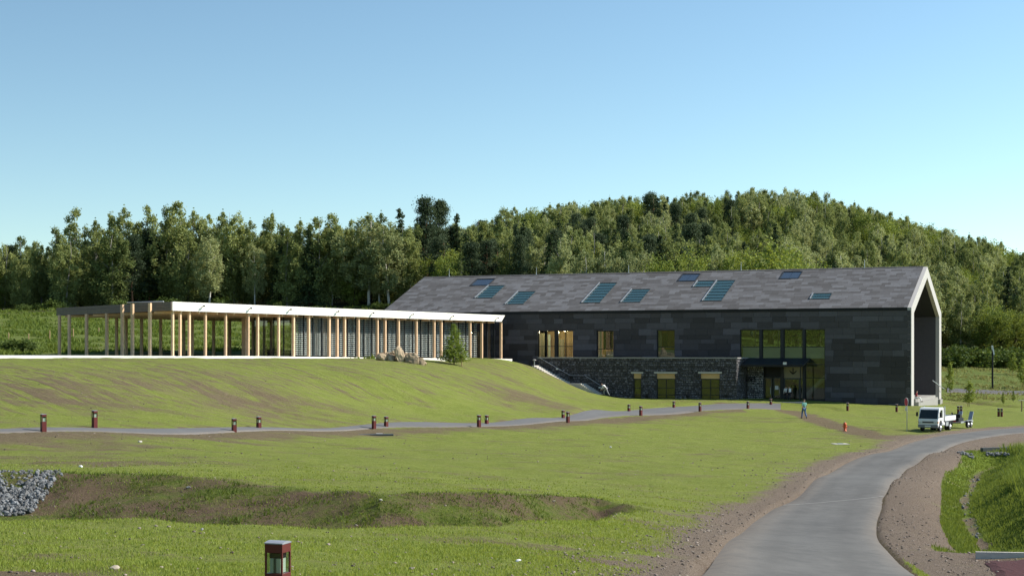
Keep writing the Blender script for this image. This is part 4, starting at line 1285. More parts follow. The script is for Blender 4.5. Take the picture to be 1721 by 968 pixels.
# low white terrace wall running off to the left
tw = MB()
pts = [(-250, 596.8), (0, 597.0), (100, 597.2), (200, 597.6), (293, 598)]
dist = [120, 128, 131.5, 135, 138.2]
for i in range(len(pts) - 1):
    (a, ya), (b, yb) = pts[i], pts[i + 1]; da, db_ = dist[i], dist[i + 1]
    A_ = Vector(((a - CX) / F * da, da, (YH - ya) / F * da)); B_ = Vector(((b - CX) / F * db_, db_, (YH - yb) / F * db_))
    for off in (0,):
        n = len(tw.v)
        for zoff in (-1.0, 0):
            tw.v += [(A_.x, A_.y, A_.z + zoff), (B_.x, B_.y, B_.z + zoff), (B_.x, B_.y + .4, B_.z + zoff), (A_.x, A_.y + .4, A_.z + zoff)]
        tw.f += [tuple(n + i_ for i_ in q) for q in ((0, 3, 2, 1), (4, 5, 6, 7), (0, 1, 5, 4), (1, 2, 6, 5), (2, 3, 7, 6), (3, 0, 4, 7))]; tw.m += [0] * 6
tag(tw.build('terrace_wall', M['white_paint']), 'low white terrace wall running left from the timber pergola along the mound crest', 'wall')
# posts
def post(px, off, w=.26, ztop=None, mat='timber', d_over=None):
    if d_over is not None:
        X = (px - CX) / F * d_over
        v = Vector((X, d_over, 0)) - PA; x, y = v.dot(PX), v.dot(PY)
    else:
        x, y = wx(px, off), off
    zb = DZ(max(0, x)) - .05
    o = slab('post', M[mat], (x, y, (zb + (ztop or BOT)) / 2), (w * .8, w, (ztop or BOT + .05) - zb), wing)
    return o
for px in (290, 302.5, 318, 345, 379, 417, 433, 468, 493, 518.5, 553, 566.5, 579, 602, 634, 647, 669.5, 699.5, 729.5, 741.5, 790, 809.5, 842):
    post(px, .45, .235 if px < 480 else .27)
for px, d in ((100, 158.5), (116.5, 156.5), (145.5, 153.5), (179.5, 150.5)):
    post(px, 0, .27, d_over=d)
for px, d in ((205.5, 145.6), (222.5, 143.4), (252, 140.9)):
    post(px, 0, .27, ztop=TOP - .08, d_over=d)
for px, d in ((196, 163), (212, 164), (238, 162), (270, 163), (309, 165), (323, 160), (359, 168), (386, 168), (444, 176), (456, 178)):
    post(px, 0, .27, d_over=d)
for px, d in ((411, 158), (427, 170)): post(px, 0, .46, d_over=d)
# glazed part: mullions, panes, louvre slats behind the panes
gx0, gx1 = wx(495, 1.3), PL - 1.2
mull = [gx0]
while mull[-1] < gx1 - .8: mull.append(mull[-1] + (1.55 if mull[-1] < wx(640, 1.3) else 1.7))
for i, x in enumerate(mull):
    slab('mullion', M['frame_dark'], (x, 1.3, (DZ(x) + BOT) / 2), (.09, .14, BOT - DZ(x)), wing)
    if i + 1 < len(mull):
        x2 = mull[i + 1]; xm = (x + x2) / 2
        slab('pane', M['glass_wing'], (xm, 1.31, (DZ(xm) + BOT) / 2), (x2 - x - .10, .02, BOT - DZ(xm) - .06), wing)
nsl = 0; lsm = MB()
for i in range(0, len(mull) - 3):
    x, x2 = mull[i], mull[i + 1]; xm = (x + x2) / 2
    k_ = 19
    for j in range(k_):
        z = DZ(xm) + .25 + (BOT - .3 - DZ(xm) - .2) * j / (k_ - 1)
        if nsl < 300: o = slab('louvre_slat', M['louvre'], (xm, 1.75, z), (x2 - x - .12, .125, .03), wing, rx=.95)
        else: lsm.box((xm, 1.75, z), (x2 - x - .12, .125, .03), Euler((.95, 0, 0)))
        nsl += 1
if lsm.v: tag(lsm.build('louvre_slat', M['louvre'], wing), kind='stuff')
MB().bb(gx0 + 7, PL - 1, 6.0, 6.2, -1.2, BOT).build('inner_wall', M['louvre_back'], wing)
for k_ in range(5):
    y_ = 1.4 + k_ * 1.3
    MB().bb(gx0 - .05, gx0 + .05, y_ - .05, y_ + .05, DZ(gx0), BOT).build('mullion', M['frame_dark'], wing)
    if k_ < 4: MB().bb(gx0 - .01, gx0 + .01, y_ + .06, y_ + 1.24, DZ(gx0), BOT - .05).build('pane', M['glass_wing'], wing)
MB().tube([(2.5, 8, TOP + .1), (2.6, 3.5, TOP + .15), (2.6, 3.4, TOP - .05)], .06, 6).build('roof_pipe', M['steel'], wing)
# bench inside the open pergola
bq = wpt(0, 0)

# =====================================================================
#  BOLLARD LAMPS
# =====================================================================
def make_bollard():
    t = empty('bollard_lamp')
    s = .111
    b = MB().bb(-s, s, -s, s, -.5, .50)
    for sx in (-1, 1):
        for sy in (-1, 1):
            b.bb(sx * s, sx * (s - .022), sy * s, sy * (s - .022), .501, .735)
    b.bb(-s, s, -s, s, .736, .835)
    b.build('post_body', M['maroon'], t, bevel=.004)
    c = MB()
    arc = [(-s - .004, .836), (s + .004, .836), (s + .004, .848), (s * .5, .862), (0, .867), (-s * .5, .862), (-s - .004, .848)]
    c.prism(arc, -s - .004, s + .004); c.build('cap', M['steel'] if False else M['cap_grey'], t)
    for rz_ in range(4):
        R = Matrix.Rotation(rz_ * math.pi / 2, 3, 'Z')
        MB().box(R @ Vector((0, -s + .012, .618)), (.170, .006, .225) if rz_ % 2 == 0 else (.006, .170, .225)).build('lamp_pane', M['lamp_glass'], t)
    d = MB().bb(-.066, .066, -.066, .066, .505, .668); d.build('diffuser', M['opal'], t)
    MB().bb(-.07, .07, -.07, .07, .670, .732).build('lamp_head', M['black'], t)
    MB().bb(-.012, .012, -.085, -.068, .505, .668).build('lamp_bar', M['frame_grey'], t)
    return t
M['cap_grey'] = simple('grey_cap', (.26, .27, .30), .35, spec=.6)
proto = make_bollard()
first = [True]
BOLL = [
    # px, py, rot, label
    (467, 1031, -18, 'maroon bollard lamp cut by the bottom edge, nearest to the viewer in the grass', None),
    (73, 724.5, -48, 'maroon bollard lamp on the near path edge, leftmost of all', None),
    (159, 718, -40, 'maroon bollard lamp on the far path edge, second from the left end', None),
    (393.5, 724, -52, 'maroon bollard lamp on the near path edge below the open end of the pergola', None),
    (435, 719, -40, 'maroon bollard lamp on the far path edge beside the one under the pergola corner', None),
    (628.5, 720, -46, 'maroon bollard lamp on the near path edge just above the dark drain slab', None),
    (649, 716.5, -40, 'maroon bollard lamp on the far path edge above the dark drain slab', None),
    (805, 717, -46, 'maroon bollard lamp, left one of the close pair below the conifer', None),
    (818, 712.5, -40, 'short maroon bollard lamp, right one of the close pair below the conifer', None),
    (946.5, 702.5, -40, 'maroon bollard lamp on the far path edge below the stone stair, left of its pair', None),
    (954.5, 710.5, -46, 'maroon bollard lamp on the near path edge below the stone stair, right of its pair', None),
    (1057, 691, -40, 'maroon bollard lamp on the grass side of the path below the narrow stone-wall window', None),
    (1077, 698.5, -46, 'maroon bollard lamp on the near path edge left of the middle stone-wall window', None),
    (1132.5, 685, -38, 'small maroon bollard lamp on the far path edge below the middle stone-wall window', None),
    (1176.5, 691, -42, 'small maroon bollard lamp on the near path edge below the right stone-wall window', None),
    (1257, 686.5, -42, 'small maroon bollard lamp on the path edge under the sign lettering', None),
    (1295.5, 680, -42, 'small maroon bollard lamp in front of the glass entrance doors', None),
    (1424.5, 691, -30, 'dark bollard lamp on the lawn before the panel wall, left of two', None),
    (1507, 692.5, -30, 'dark bollard lamp on the lawn just left of the round red sign', None),
    (1610.5, 695.5, -30, 'left bollard lamp of the pair on the lawn behind the lorry', None),
    (1615.5, 695.2, -30, 'right bollard lamp of the pair on the lawn behind the lorry', None),
    (1678.5, 699, -30, 'left bollard lamp of the pair on the lawn at the far right', None),
    (1683.6, 699, -30, 'right bollard lamp of the pair on the lawn at the far right', None),
]
for i, (px, py, rot, lab, _) in enumerate(BOLL):
    o = proto if i == 0 else copy_tree(proto)
    p = hit(px, py)
    o.location = (p.x, p.y, zg(p.x, p.y) + (.02 if i else 0)); o.rotation_euler = (0, 0, math.radians(rot))
    tag(o, lab, 'bollard lamp', 'maroon bollard lamps')

# =====================================================================
#  PEOPLE
# =====================================================================
JOINTS = {
    'pelvis': (0, 0, .95, .125), 'belly': (0, 0, 1.10, .12), 'chest': (0, 0, 1.32, .145), 'nape': (0, -.01, 1.47, .075), 'neck': (0, .01, 1.53, .058),
    'face': (0, .035, 1.62, .085), 'crown': (0, .02, 1.70, .085), 'nose': (0, .135, 1.615, .014),
    'ear_l': (-.088, .03, 1.62, .017), 'ear_r': (.088, .03, 1.62, .017),
}
for s, k in ((-1, 'l'), (1, 'r')):
    JOINTS.update({
        'shoulder_' + k: (s * .185, -.01, 1.415, .07), 'elbow_' + k: (s * .235, -.04, 1.13, .045), 'wrist_' + k: (s * .24, .04, .89, .030), 'palm_' + k: (s * .24, .07, .81, .032),
        'hip_' + k: (s * .09, 0, .90, .092), 'knee_' + k: (s * .10, .02, .50, .058), 'ankle_' + k: (s * .10, -.03, .09, .040), 'toe_' + k: (s * .115, .13, .035, .035)})
BONES = [('pelvis', 'belly'), ('belly', 'chest'), ('chest', 'nape'), ('nape', 'neck'), ('neck', 'face'), ('face', 'crown'), ('face', 'nose'), ('face', 'ear_l'), ('face', 'ear_r')]
for k in 'lr':
    BONES += [('chest', 'shoulder_' + k), ('shoulder_' + k, 'elbow_' + k), ('elbow_' + k, 'wrist_' + k), ('wrist_' + k, 'palm_' + k),
              ('pelvis', 'hip_' + k), ('hip_' + k, 'knee_' + k), ('knee_' + k, 'ankle_' + k), ('ankle_' + k, 'toe_' + k)]

def skin_obj(name, J, bones, root, mat, parent, grow=0.0, levels=1):
    bm = bmesh.new()
    lay = bm.verts.layers.skin.verify()
    V = {}
    for a, b in bones:
        for q in (a, b):
            if q not in V:
                v = bm.verts.new(J[q][:3]); r = J[q][3] + grow; v[lay].radius = (r, r); v[lay].use_root = (q == root); V[q] = v
        bm.edges.new((V[a], V[b]))
    me = bpy.data.meshes.new(name); bm.to_mesh(me); bm.free(); me.materials.append(mat)
    o = link(bpy.data.objects.new(name, me), parent)
    m = o.modifiers.new('skin', 'SKIN'); m.use_smooth_shade = True
    s = o.modifiers.new('sub', 'SUBSURF'); s.levels = levels; s.render_levels = levels
    return o

def person(label, loc, rz, pose, top, trousers, hair='hair', shoe='black', sleeves=True, skirt=None, extra=None):
    t = empty('person', loc, rz); tag(t, label, 'person')
    J = dict(JOINTS)
    for k, v in pose.items(): J[k] = (*v, J[k][3])
    bones = list(BONES)
    for k, s in (('l', -1), ('r', 1)):
        w, p = Vector(J['wrist_' + k][:3]), Vector(J['palm_' + k][:3])
        d = (p - w).normalized(); side = Vector((0, 1, 0)) if abs(d.y) < .8 else Vector((0, 0, 1))
        side = (side - d * side.dot(d)).normalized(); inn = d.cross(side) * s
        for i, (off, ln) in enumerate(((.028, .070), (.010, .082), (-.009, .076), (-.027, .060))):
            a = p + side * off + d * .03; b = a + d * ln * .55 + inn * .012; c = b + d * ln * .4 + inn * .035
            J[f'f{i}a' + k] = (*a, .010); J[f'f{i}b' + k] = (*b, .009); J[f'f{i}c' + k] = (*c, .008)
            bones += [('palm_' + k, f'f{i}a' + k), (f'f{i}a' + k, f'f{i}b' + k), (f'f{i}b' + k, f'f{i}c' + k)]
        a = w + (p - w) * .4 + side * .04; b = a + d * .045 + side * .02
        J['ta' + k] = (*a, .011); J['tb' + k] = (*b, .009); bones += [('palm_' + k, 'ta' + k), ('ta' + k, 'tb' + k)]
    skin_obj('body', J, bones, 'pelvis', M['skin'], t)
    tb = [('pelvis', 'belly'), ('belly', 'chest'), ('chest', 'nape')]
    for k in 'lr':
        tb += [('chest', 'shoulder_' + k), ('shoulder_' + k, 'elbow_' + k)] + ([('elbow_' + k, 'wrist_' + k)] if sleeves else [])
    skin_obj('shirt', J, tb, 'chest', M[top], t, .02)
    lb = []
    for k in 'lr': lb += [('pelvis', 'hip_' + k), ('hip_' + k, 'knee_' + k), ('knee_' + k, 'ankle_' + k)]
    skin_obj('trousers', J, lb, 'pelvis', M[trousers], t, .018)
    for k in 'lr':
        a, b = Vector(J['ankle_' + k][:3]), Vector(J['toe_' + k][:3])
        f = (b - a); f.z = 0; f = f.normalized() if f.length > .01 else Vector((0, 1, 0))
        MB().tube([a - f * .06 + Vector((0, 0, -.045)), a + f * .05 + Vector((0, 0, -.035)), b + Vector((0, 0, .0)), b + f * .05], [.045, .05, .043, .022], 8).build('shoe', M[shoe], t, True)
    c, fc = Vector(J['crown'][:3]), Vector(J['face'][:3])
    up = (c - fc).normalized()
    h = bmesh.new(); bmesh.ops.create_uvsphere(h, u_segments=12, v_segments=8, radius=.112)
    fwd = Vector(J['nose'][:3]) - fc; fwd = (fwd - up * fwd.dot(up)).normalized()
    for v in list(h.verts):
        if v.co.z < -.035 or (v.co.y > .05 and v.co.z < .045): h.verts.remove(v)
    R = Matrix((up.cross(fwd) * -1, fwd, up)).transposed()
    for v in h.verts: v.co = R @ v.co + (c + fc) / 2 + up * .015 - fwd * .012
    me = bpy.data.meshes.new('hair'); h.to_mesh(me); h.free(); me.materials.append(M[hair]); me.polygons.foreach_set('use_smooth', [True] * len(me.polygons))
    link(bpy.data.objects.new('hair', me), t)
    if extra: extra(t, J)
    return t

def ground_at(px, py, lift=.03):
    p = hit(px, py); return Vector((p.x, p.y, zg(p.x, p.y) + lift))
WALK = {'knee_l': (-.10, .20, .52), 'ankle_l': (-.10, .26, .10), 'toe_l': (-.11, .42, .06), 'knee_r': (.10, -.02, .50), 'ankle_r': (.10, -.30, .14), 'toe_r': (.115, -.16, .045),
        'elbow_l': (-.26, -.12, 1.16), 'wrist_l': (-.25, -.06, .92), 'palm_l': (-.25, -.03, .84), 'elbow_r': (.26, .06, 1.15), 'wrist_r': (.25, .22, .95), 'palm_r': (.24, .27, .88)}
person('man in a teal top and blue jeans walking on the brown track towards the entrance', ground_at(1351.5, 703), math.radians(18), WALK, 'teal_cloth', 'denim', 'hair_grey', sleeves=False)
LEAN = {'pelvis': (0, -.02, .92), 'belly': (0, .10, 1.05), 'chest': (0, .28, 1.20), 'nape': (0, .40, 1.28), 'neck': (0, .46, 1.31), 'face': (0, .55, 1.36), 'crown': (0, .60, 1.43), 'nose': (0, .64, 1.32),
        'ear_l': (-.088, .55, 1.37), 'ear_r': (.088, .55, 1.37), 'shoulder_l': (-.185, .33, 1.27), 'shoulder_r': (.185, .33, 1.27), 'elbow_l': (-.24, .42, 1.0), 'elbow_r': (.24, .42, 1.0),
        'wrist_l': (-.22, .55, .80), 'wrist_r': (.22, .55, .80), 'palm_l': (-.22, .60, .73), 'palm_r': (.22, .60, .73),
        'knee_l': (-.1, .25, .58), 'ankle_l': (-.1, .20, .20), 'toe_l': (-.11, .36, .14), 'knee_r': (.1, -.16, .48), 'ankle_r': (.1, -.42, .12), 'toe_r': (.11, -.28, .05)}
pm = fpt(fx(1018.5, -7.6), -7.6)
person('man in white leaning forward as he starts up the outdoor stair', (pm.x, pm.y, zg(pm.x, pm.y)), math.radians(62), LEAN, 'white_cloth', 'grey_cloth', 'hair_grey')
def backpack(t, J):
    MB().box((0, -.21, 1.28), (.30, .16, .42)).build('backpack', M['white_cloth'], t, bevel=.04)
STAND = {}
TALK = {'elbow_r': (.26, .05, 1.15), 'wrist_r': (.12, .26, 1.10), 'palm_r': (.06, .30, 1.12), 'ankle_l': (-.13, .05, .09), 'toe_l': (-.16, .2, .035)}
pe = fpt(fx(1321, -2.2), -2.2)
person('dark-clad visitor with white shoulders at the entrance door, left of two', (pe.x, pe.y, ZFLOOR - .03), math.radians(-10), TALK, 'white_cloth', 'dark_cloth')
pe = fpt(fx(1326.5, -2.6), -2.6)
person('dark-clad visitor with a pale backpack at the entrance door, right of two', (pe.x, pe.y, ZFLOOR - .03), math.radians(8), STAND, 'dark_cloth', 'dark_cloth', extra=backpack)
SIT = {'pelvis': (0, 0, .12), 'belly': (0, .02, .27), 'chest': (0, .05, .48), 'nape': (0, .06, .63), 'neck': (0, .08, .69), 'face': (0, .11, .78), 'crown': (0, .10, .86), 'nose': (0, .21, .775),
       'ear_l': (-.088, .105, .78), 'ear_r': (.088, .105, .78), 'shoulder_l': (-.185, .05, .575), 'shoulder_r': (.185, .05, .575), 'elbow_l': (-.25, .12, .32), 'elbow_r': (.25, .12, .32),
       'wrist_l': (-.16, .34, .26), 'wrist_r': (.16, .34, .26), 'palm_l': (-.11, .41, .26), 'palm_r': (.11, .41, .26),
       'hip_l': (-.10, .03, .10), 'hip_r': (.10, .03, .10), 'knee_l': (-.12, .46, .14), 'knee_r': (.12, .46, .14), 'ankle_l': (-.12, .58, -.30), 'ankle_r': (.12, .62, -.30), 'toe_l': (-.13, .75, -.34), 'toe_r': (.13, .79, -.34)}
ps = fpt(.12, TH + 1.2)
person('person in pale trousers and dark red top sitting on the step inside the open gable', (ps.x, ps.y, PBASE + .02), HROT - math.pi / 2, SIT, 'red_cloth', 'white_cloth', sleeves=False)

# bench and two sitters inside the pergola
def at_d(px, d): return Vector(((px - CX) / F * d, d, 0))
b0, b1 = at_d(427, 172), at_d(492, 180)
bdir = (b1 - b0); bl = bdir.length; ba = math.atan2(bdir.y, bdir.x)
def deck_z(p): 
    v = p - PA; return DZ(max(0, v.dot(PX))) - .04
bm_ = (b0 + b1) / 2
bench = empty('bench', (bm_.x, bm_.y, deck_z(bm_)), ba); tag(bench, 'long dark bench under the pergola with two people sitting on it', 'bench')
MB().bb(-bl / 2, bl / 2, -.25, .25, .38, .46).build('seat', M['weathered'], bench)
for x in (-bl * .45, -bl * .15, bl * .15, bl * .45): MB().bb(x - .1, x + .1, -.2, .2, 0, .379).build('leg', M['black'], bench)
for px, lab, ps_ in ((446, 'dark-clad person sitting upright on the pergola bench, left of two', SIT),
                     (458, 'dark-clad person hunched forward on the pergola bench, right of two', {**SIT, 'chest': (0, .12, .46), 'nape': (0, .2, .58), 'neck': (0, .24, .63), 'face': (0, .30, .70), 'crown': (0, .32, .78), 'nose': (0, .40, .68), 'ear_l': (-.088, .3, .7), 'ear_r': (.088, .3, .7), 'shoulder_l': (-.185, .15, .54), 'shoulder_r': (.185, .15, .54)})):
    r = (px - CX) / F; n = Vector((-bdir.y, bdir.x, 0))
    tt = (r * b0.y - b0.x) / (bdir.x - r * bdir.y); q = b0 + bdir * tt
    person(lab, (q.x, q.y, deck_z(q) + .46), ba + math.pi, ps_, 'dark_cloth', 'dark_cloth')

# =====================================================================
#  LORRY AND TRAILER
# =====================================================================
TP = ground_at(1560, 725.5, 0.0)
TROT = math.radians(-33)
lorry = empty('flatbed_lorry', TP, TROT); tag(lorry, 'small white dropside lorry parked on the dirt by the road, facing the viewer', 'lorry')
cabp = [(.02, .46), (-.03, .62), (-.05, 1.00), (.02, 1.16), (.34, 1.90), (.46, 2.03), (.62, 2.07), (1.46, 2.07), (1.55, 1.98), (1.56, .52), (1.15, .52), (1.10, .80), (.92, .95), (.58, .95), (.38, .80), (.32, .46)]
cab = MB().prism(cabp, -.86, .86).build('cab', M['truck_white'], lorry, bevel=.05)
def cab_panel(name, mat, pts, par=None):
    mb = MB(); mb.quad(*pts); mb.build(name, M[mat], par or cab)
wsx = .80
cab_panel('windscreen', 'truck_glass', [(-wsx, -.002, 1.13), (wsx, -.002, 1.13), (wsx - .05, .325, 1.88), (-wsx + .05, .325, 1.88)])
for s in (-1, 1):
    d = MB().bb(s * .862, s * .875, .42, 1.30, .98, 1.10).build('door', M['truck_white'], cab)
    cab_panel('side_window', 'truck_glass', [(s * .868, .34, 1.20), (s * .868, 1.22, 1.20), (s * .868, 1.22, 1.86), (s * .868, .60, 1.86)])
    MB().bb(s * .876, s * .90, 1.05, 1.2, 1.02, 1.06).build('door_handle', M['truck_grey'], cab)
    mr = MB().box((s * 1.02, .16, 1.50), (.16, .09, .34)); mr.tube([(s * .86, .2, 1.25), (s * 1.0, .15, 1.28), (s * 1.0, .15, 1.70), (s * .86, .28, 1.72)], .015, 5)
    mr.build('mirror', M['black'], lorry)
    MB().bb(s * .56, s * .83, -.075, .0, .74, .90).build('headlight', M['headlight'], lorry, bevel=.02)
    MB().bb(s * .835, s * .872, -.06, .06, .74, .90).build('indicator', M['amber'], lorry)
MB().bb(-.50, .50, -.075, .0, .76, .90).build('grille', M['truck_grey'], lorry, bevel=.02)
MB().bb(-.46, .46, -.085, -.074, .80, .86).build('grille_slot', M['black'], lorry)
MB().bb(-.87, .87, -.10, .10, .36, .62).build('bumper', M['truck_grey'], lorry, bevel=.03)
MB().bb(-.26, .26, -.115, -.101, .44, .55).build('number_plate', M['sign_white'], lorry)
for x in (-.35, .35): MB().tube([(x - .3, .02, 1.14), (x + .25, .06, 1.22)], .012, 4).build('wiper', M['black'], lorry)
for x in (-.38, .38): MB().bb(x - .04, x + .04, .4, 5.0, .52, .68).build('chassis_rail', M['black'], lorry)
def wheel(x, y, r=.36, w=.20, par=None, name='wheel'):
    t = MB().lathe([(r * .62, -w / 2), (r * .93, -w / 2), (r, -w * .3), (r, w * .3), (r * .93, w / 2), (r * .62, w / 2)], 20)
    R = Matrix.Rotation(math.pi / 2, 3, 'Y')
    t.v = [tuple(R @ Vector(v) + Vector((x, y, r))) for v in t.v]
    o = t.build(name, M['black_rubber'], par or lorry)
    s = 1 if x > 0 else -1
    h = MB().lathe([(r * .60, 0), (r * .58, .03), (r * .35, .05), (r * .18, .10), (.01, .11)], 16)
    h.v = [tuple(R @ Vector((v[0], v[1], s * (v[2] + w * .42))) + Vector((x, y, r))) for v in h.v]
    h.build('wheel_rim', M['chrome'], o)
for y in (.76, 3.45):
    for x in (-.74, .74): wheel(x, y)
for x in (-.5, .5): wheel(x, 3.45, .35, .16)
MB().bb(-.9, .9, 1.72, 4.75, .84, .92).build('bed_floor', M['truck_grey'], lorry)
MB().bb(-.90, .90, 1.70, 1.75, .92, 1.62).build('headboard', M['truck_white'], lorry)
for s in (-1, 1):
    MB().bb(s * .90, s * .935, 1.75, 4.75, .90, 1.30).build('dropside', M['truck_white'], lorry)
    MB().bb(s * .86, s * .94, 1.66, 1.73, .92, 2.15).build('bed_post', M['steel'], lorry)
    MB().bb(s * .80, s * .90, 1.3, 1.7, .56, .80).build('side_step', M['truck_white'], lorry)
    MB().bb(s * .55, s * .92, 2.0, 2.7, .45, .78).build('tool_box', M['steel'], lorry)
    MB().bb(s * .72, s * .88, 4.76, 4.80, .70, .82).build('tail_light', M['red_lens'], lorry)
MB().bb(-.9, .9, 4.75, 4.79, .90, 1.30).build('tailgate', M['truck_white'], lorry)
ld = MB().bb(-.6, .2, 3.0, 4.2, .93, 1.40); ld.build('load_crate', M['steel'], lorry, bevel=.03)
MB().tube([(.1, 3.4, 1.41), (.1, 3.4, 1.75), (.25, 3.7, 1.8)], [.22, .25, .08], 8).build('load_sack', M['black'], lorry)

trp = TP + Matrix.Rotation(TROT, 3, 'Z') @ Vector((0.1, 5.3, 0)); trp.z = zg(trp.x, trp.y) + .03
trailer = empty('plant_trailer', trp, TROT - math.radians(4)); tag(trailer, 'low twin-axle plant trailer with raised ramp hitched behind the white lorry', 'trailer')
for s in (-1, 1):
    MB().bb(s * .80, s * .72, .9, 3.9, .46, .60).build('frame_rail', M['steel'], trailer)
    MB().tube([(s * .76, 1.0, .5), (0, -.3, .5)], .05, 6).build('drawbar', M['black'], trailer)
    for y in (2.2, 2.95): wheel(s * .92, y, .30, .18, trailer)
    MB().bb(s * .82, s * 1.03, 1.85, 3.3, .64, .68).build('mudguard', M['steel'], trailer)
    MB().box((s * .5, 4.15, .95), (.34, .08, 1.0), Euler((-.55, 0, 0))).build('loading_ramp', M['steel'], trailer)
MB().bb(-.72, .72, .9, 3.9, .50, .56).build('trailer_deck', M['weathered'], trailer)
mc = MB(); mc.bb(-.45, .45, 1.3, 2.5, .57, .88); mc.tube([(0, 1.3, .85), (0, .9, 1.35), (0, .6, .95)], .07, 6); mc.bb(-.3, .3, 2.0, 2.5, .88, 1.2)
mc.build('load_machine', M['black'], trailer)

# =====================================================================
#  SIGNS, HYDRANT, SMALL FURNITURE
# =====================================================================
sp_ = ground_at(1524.3, 724, -.05)
sign = empty('road_sign', sp_, math.radians(-81)); tag(sign, 'round red sign seen nearly edge-on above a white plate, left of the lorry', 'road sign')
sh = 57 * sp_.y / F
MB().tube([(0, 0, -.3), (0, 0, sh * .98)], .035, 8).build('pole', M['steel'], sign)
R = Matrix.Rotation(math.pi / 2, 3, 'X')
def disc(r, y, th, mat, name):
    m_ = MB().lathe([(r, -th / 2), (r, th / 2)], 28); m_.v = [tuple(R @ Vector(v) + Vector((0, y, sh - .38))) for v in m_.v]; m_.build(name, M[mat], sign)
disc(.38, -.055, .02, 'sign_white', 'sign_border'); disc(.345, -.069, .006, 'sign_red', 'sign_face')
MB().bb(-.22, .22, -.065, -.045, sh - 1.14, sh - .80).build('sign_plate', M['sign_white'], sign)

hp = ground_at(1420, 724, -.02)
hyd = empty('fire_hydrant', hp, math.radians(20)); tag(hyd, 'orange-red fire hydrant standing at the edge of the lawn by the brown track', 'hydrant')
MB().lathe([(.16, -.1), (.16, .06), (.115, .09), (.115, .50), (.15, .53), (.15, .58), (.13, .68), (.07, .74), (.02, .76)], 16).build('hydrant_body', M['hydrant'], hyd, True)
for s in (-1, 1):
    m_ = MB().tube([(s * .10, 0, .40), (s * .20, 0, .40)], .06, 10); m_.build('outlet_cap', M['hydrant'], hyd)
MB().tube([(0, -.10, .34), (0, -.21, .34)], .075, 10).build('outlet_cap', M['hydrant'], hyd)
MB().lathe([(.04, .76), (.04, .81)], 6).build('valve_nut', M['steel'], hyd)

q = fpt(fx(898, -7.0), -7.0)
lamp = empty('path_lamp', (q.x, q.y, max(zg(q.x, q.y), fz(898, 613.5, -7.0)) - .05), 0); tag(lamp, 'small pale mushroom-shaped lamp at the top of the outdoor stair', 'path lamp')
MB().tube([(0, 0, -.3), (0, 0, .66)], .05, 8).build('lamp_post', M['steel'], lamp)
MB().lathe([(.05, .58), (.24, .62), (.20, .72), (.06, .78)], 14).build('lamp_shade', M['concrete_grey'], lamp)

pp = ground_at(1668, 653, -.1)
ph = 71 * pp.y / F
pole = empty('street_lamp', pp, 0); tag(pole, 'tall dark lamp post with a tilted pale lamp head before the woods on the right', 'street lamp')
MB().tube([(0, 0, -.3), (0, 0, ph * .5), (0, 0, ph * .93)], [.14, .13, .12], 10).build('pole', M['black'], pole)
MB().box((.05, 0, ph * .93), (.16, .5, 1.3), Euler((0, -.18, 0))).build('lamp_head', M['sign_white'], pole)
pq = ground_at(1717, 692, -.05)
bp = empty('bus_stop_post', pq, 0); bp.name = 'wooden_post'; tag(bp, 'short pale post with a flat cap at the right edge of the lawn', 'post')
MB().bb(-.06, .06, -.06, .06, -.3, 1.25).build('post_shaft', M['stake'], bp); MB().bb(-.32, .32, -.2, .2, 1.251, 1.33).build('post_cap', M['concrete'], bp)

for px, y0, y1, lab in ((14.5, 558, 572, 'leftmost wooden stake in the meadow behind the white wall'), (48, 559.5, 572, 'short wooden stake in the meadow, second from the left'),
                        (83.5, 555, 571, 'wooden stake in the meadow just left of the first pergola post'), (123, 551, 566, 'wooden stake seen between the first two pergola posts'), (166, 549.5, 560, 'pale wooden stake seen between the third and fourth pergola posts')):
    p = ground_at(px, y1, -.1)
    h = (y1 - y0) * p.y / F
    MBs = MB().tube([(0, 0, -.2), (0, 0, h), (.01, 0, h + .06)], [.075, .07, .02], 7).build('wooden_stake', M['stake'], None, loc=p)
    tag(MBs, lab, 'stake', 'stakes in the meadow')

p = ground_at(630, 731.5, .0)
ds = empty('drain_slab', p, math.radians(12)); tag(ds, 'long dark drain slab let into the bank below the path', 'drain')
MB().bb(-1.2, 1.2, -.20, .30, -.25, .10).build('slab', M['frame_grey'], ds, bevel=.02)
MB().bb(.1, .5, -.1, .15, .10, .15).build('lid', M['concrete'], ds)
p = ground_at(1412, 745.5, .0)
mh = empty('concrete_cover', p, .1); tag(mh, 'flat pale concrete cover lying in the lawn left of the road', 'cover')
MB().bb(-.55, .55, -.5, .5, -.2, .06).build('cover_slab', M['concrete'], mh, bevel=.02); MB().bb(-.18, .18, -.16, .16, .061, .09).build('lid', M['steel'], mh)
p = hit(1677, 758)
A_, B_ = at_d(1650, p.y), at_d(1705, p.y + 1.0)
zt = (YH - 752.3) / F * p.y
cw = (A_ + B_) / 2
cul = empty('culvert_headwall', (cw.x, cw.y, zt), math.atan2((B_ - A_).y, (B_ - A_).x)); tag(cul, 'dark concrete culvert headwall across the ditch beside the road', 'culvert')
wl = (B_ - A_).length
hw_ = MB(); hw_.bb(-wl / 2, wl / 2, -.12, .12, -.34, 0); hw_.bb(-wl / 2, -.45, -.12, .12, -1.3, -.34); hw_.bb(.45, wl / 2, -.12, .12, -1.3, -.34)
hw_.build('headwall', M['frame_grey'], cul); MB().bb(-.46, .46, .0, .1, -1.4, -.35).build('pipe_mouth', M['black'], cul)
